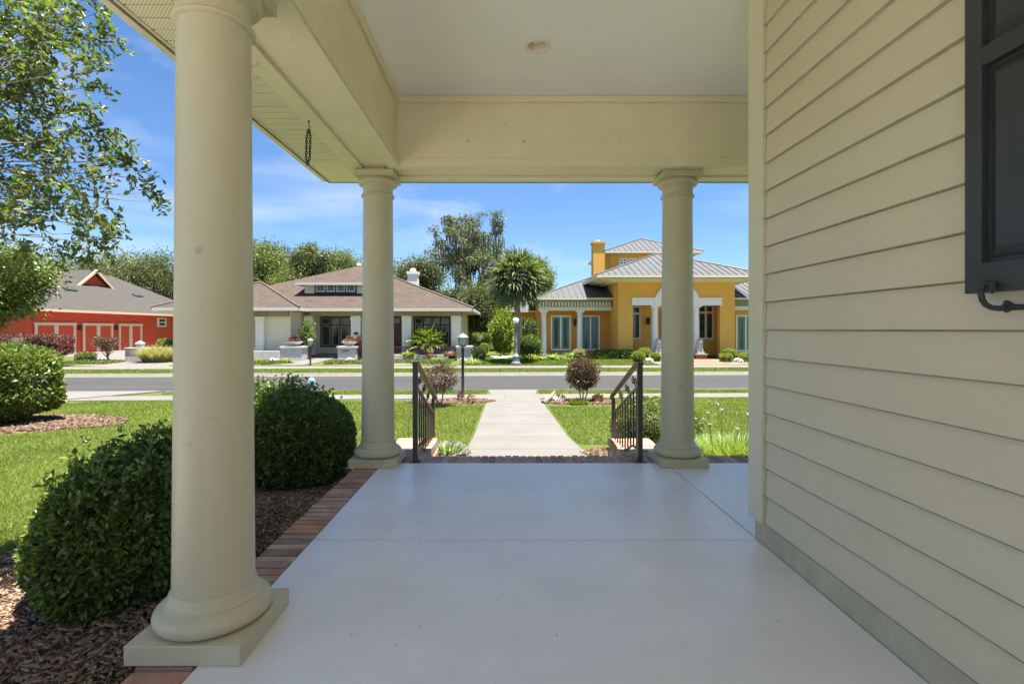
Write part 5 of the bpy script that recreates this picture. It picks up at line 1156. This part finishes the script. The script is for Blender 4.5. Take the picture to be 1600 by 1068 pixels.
tree('moss_draped_oak', 'moss draped oak right behind the red building roof', (X(232, 70), 70, -.5), 12.5, 5.2, 207, M['oak'], 36000, .24, trunk=.22, r0=.4, moss=3600, group=T, cl=1.2, limbs=8, flat=1.0)
tree('moss_draped_oak', 'moss draped oak left behind the red building gable', (X(150, 72), 72, -.5), 11.5, 5.2, 208, M['oak'], 32000, .24, trunk=.22, r0=.4, moss=2600, group=T, cl=1.2, limbs=8, flat=1.0)
tree('wide_tree', 'green tree farthest left behind the red building', (X(60, 70), 70, -.5), 11.5, 5.0, 209, M['oak2'], 26000, .26, trunk=.25, r0=.35, group=T, cl=1.2, limbs=8, flat=1.0)
tree('understory_tree', 'dark leafy tree filling the gap beside the beige eave', (X(738, 46), 46, -.6), 6.6, 2.4, 210, M['oak'], 16000, .18, trunk=.15, r0=.18, moss=500, group=T, cl=.85, limbs=7, flat=1.1)
tree('understory_tree', 'leafy tree behind the palm trunk', (X(775, 48), 48, -.6), 7.0, 2.4, 211, M['oak'], 16000, .18, trunk=.15, r0=.18, group=T, cl=.85, limbs=7, flat=1.1)
tree('wide_tree', 'green tree partly hidden behind the palm crown', (X(838, 62), 62, -.6), 11.0, 2.3, 212, M['oak2'], 13000, .22, trunk=.45, r0=.26, group=T, cl=.7, limbs=6)
rngt = random.Random(5)
for i, (px, d, h) in enumerate(((305, 74, 13.5), (350, 80, 14.5), (452, 82, 15), (595, 80, 13), (700, 84, 9.0), (780, 74, 7), (424, 79, 15), (522, 80, 14.2), (112, 84, 15), (196, 86, 15.5), (15, 80, 15), (640, 86, 10.5))):
    tree('background_tree', ['rounded tree hidden behind the nearest column left side', 'tree hidden behind the nearest column right side', 'low tree between broad tree and dormer', 'low tree behind the middle left column', 'low tree seen below the live oak crown', 'low tree far behind the palm', 'tall far tree above the left end of the beige roof', 'far tree rising just right of the dormer ridge', 'far tree peeking over the grey roof left of the gable', 'tallest far tree right of the gable', 'far tree at the very left edge of the view', 'far tree between the chimney and the live oak'][i], (X(px, d), d, -.4), h, 5.8, 220+i, M['oak2' if i % 2 else 'oak'], 15000, .28, trunk=.2, r0=.3, group=T, cl=1.3, limbs=7, flat=1.0)
# distant woodland closing the horizon
rngw = np.random.default_rng(8); n = 45000; x = rngw.uniform(-170, 170, n); y = 100+rngw.random(n)*25; hh = 9.5+1.5*np.sin(x*.11)+1.2*np.sin(x*.31+1)+.6*np.sin(x*.9)
P = np.stack([x, y, rngw.random(n)**.7*hh], 1); V, F = leaf_geo(P, rngw.normal(size=P.shape), 1.0, .6, rngw); tag(npmesh('distant_wood', V, F, M['oak']), 'far off band of trees behind the houses', 'woods', kind='stuff')
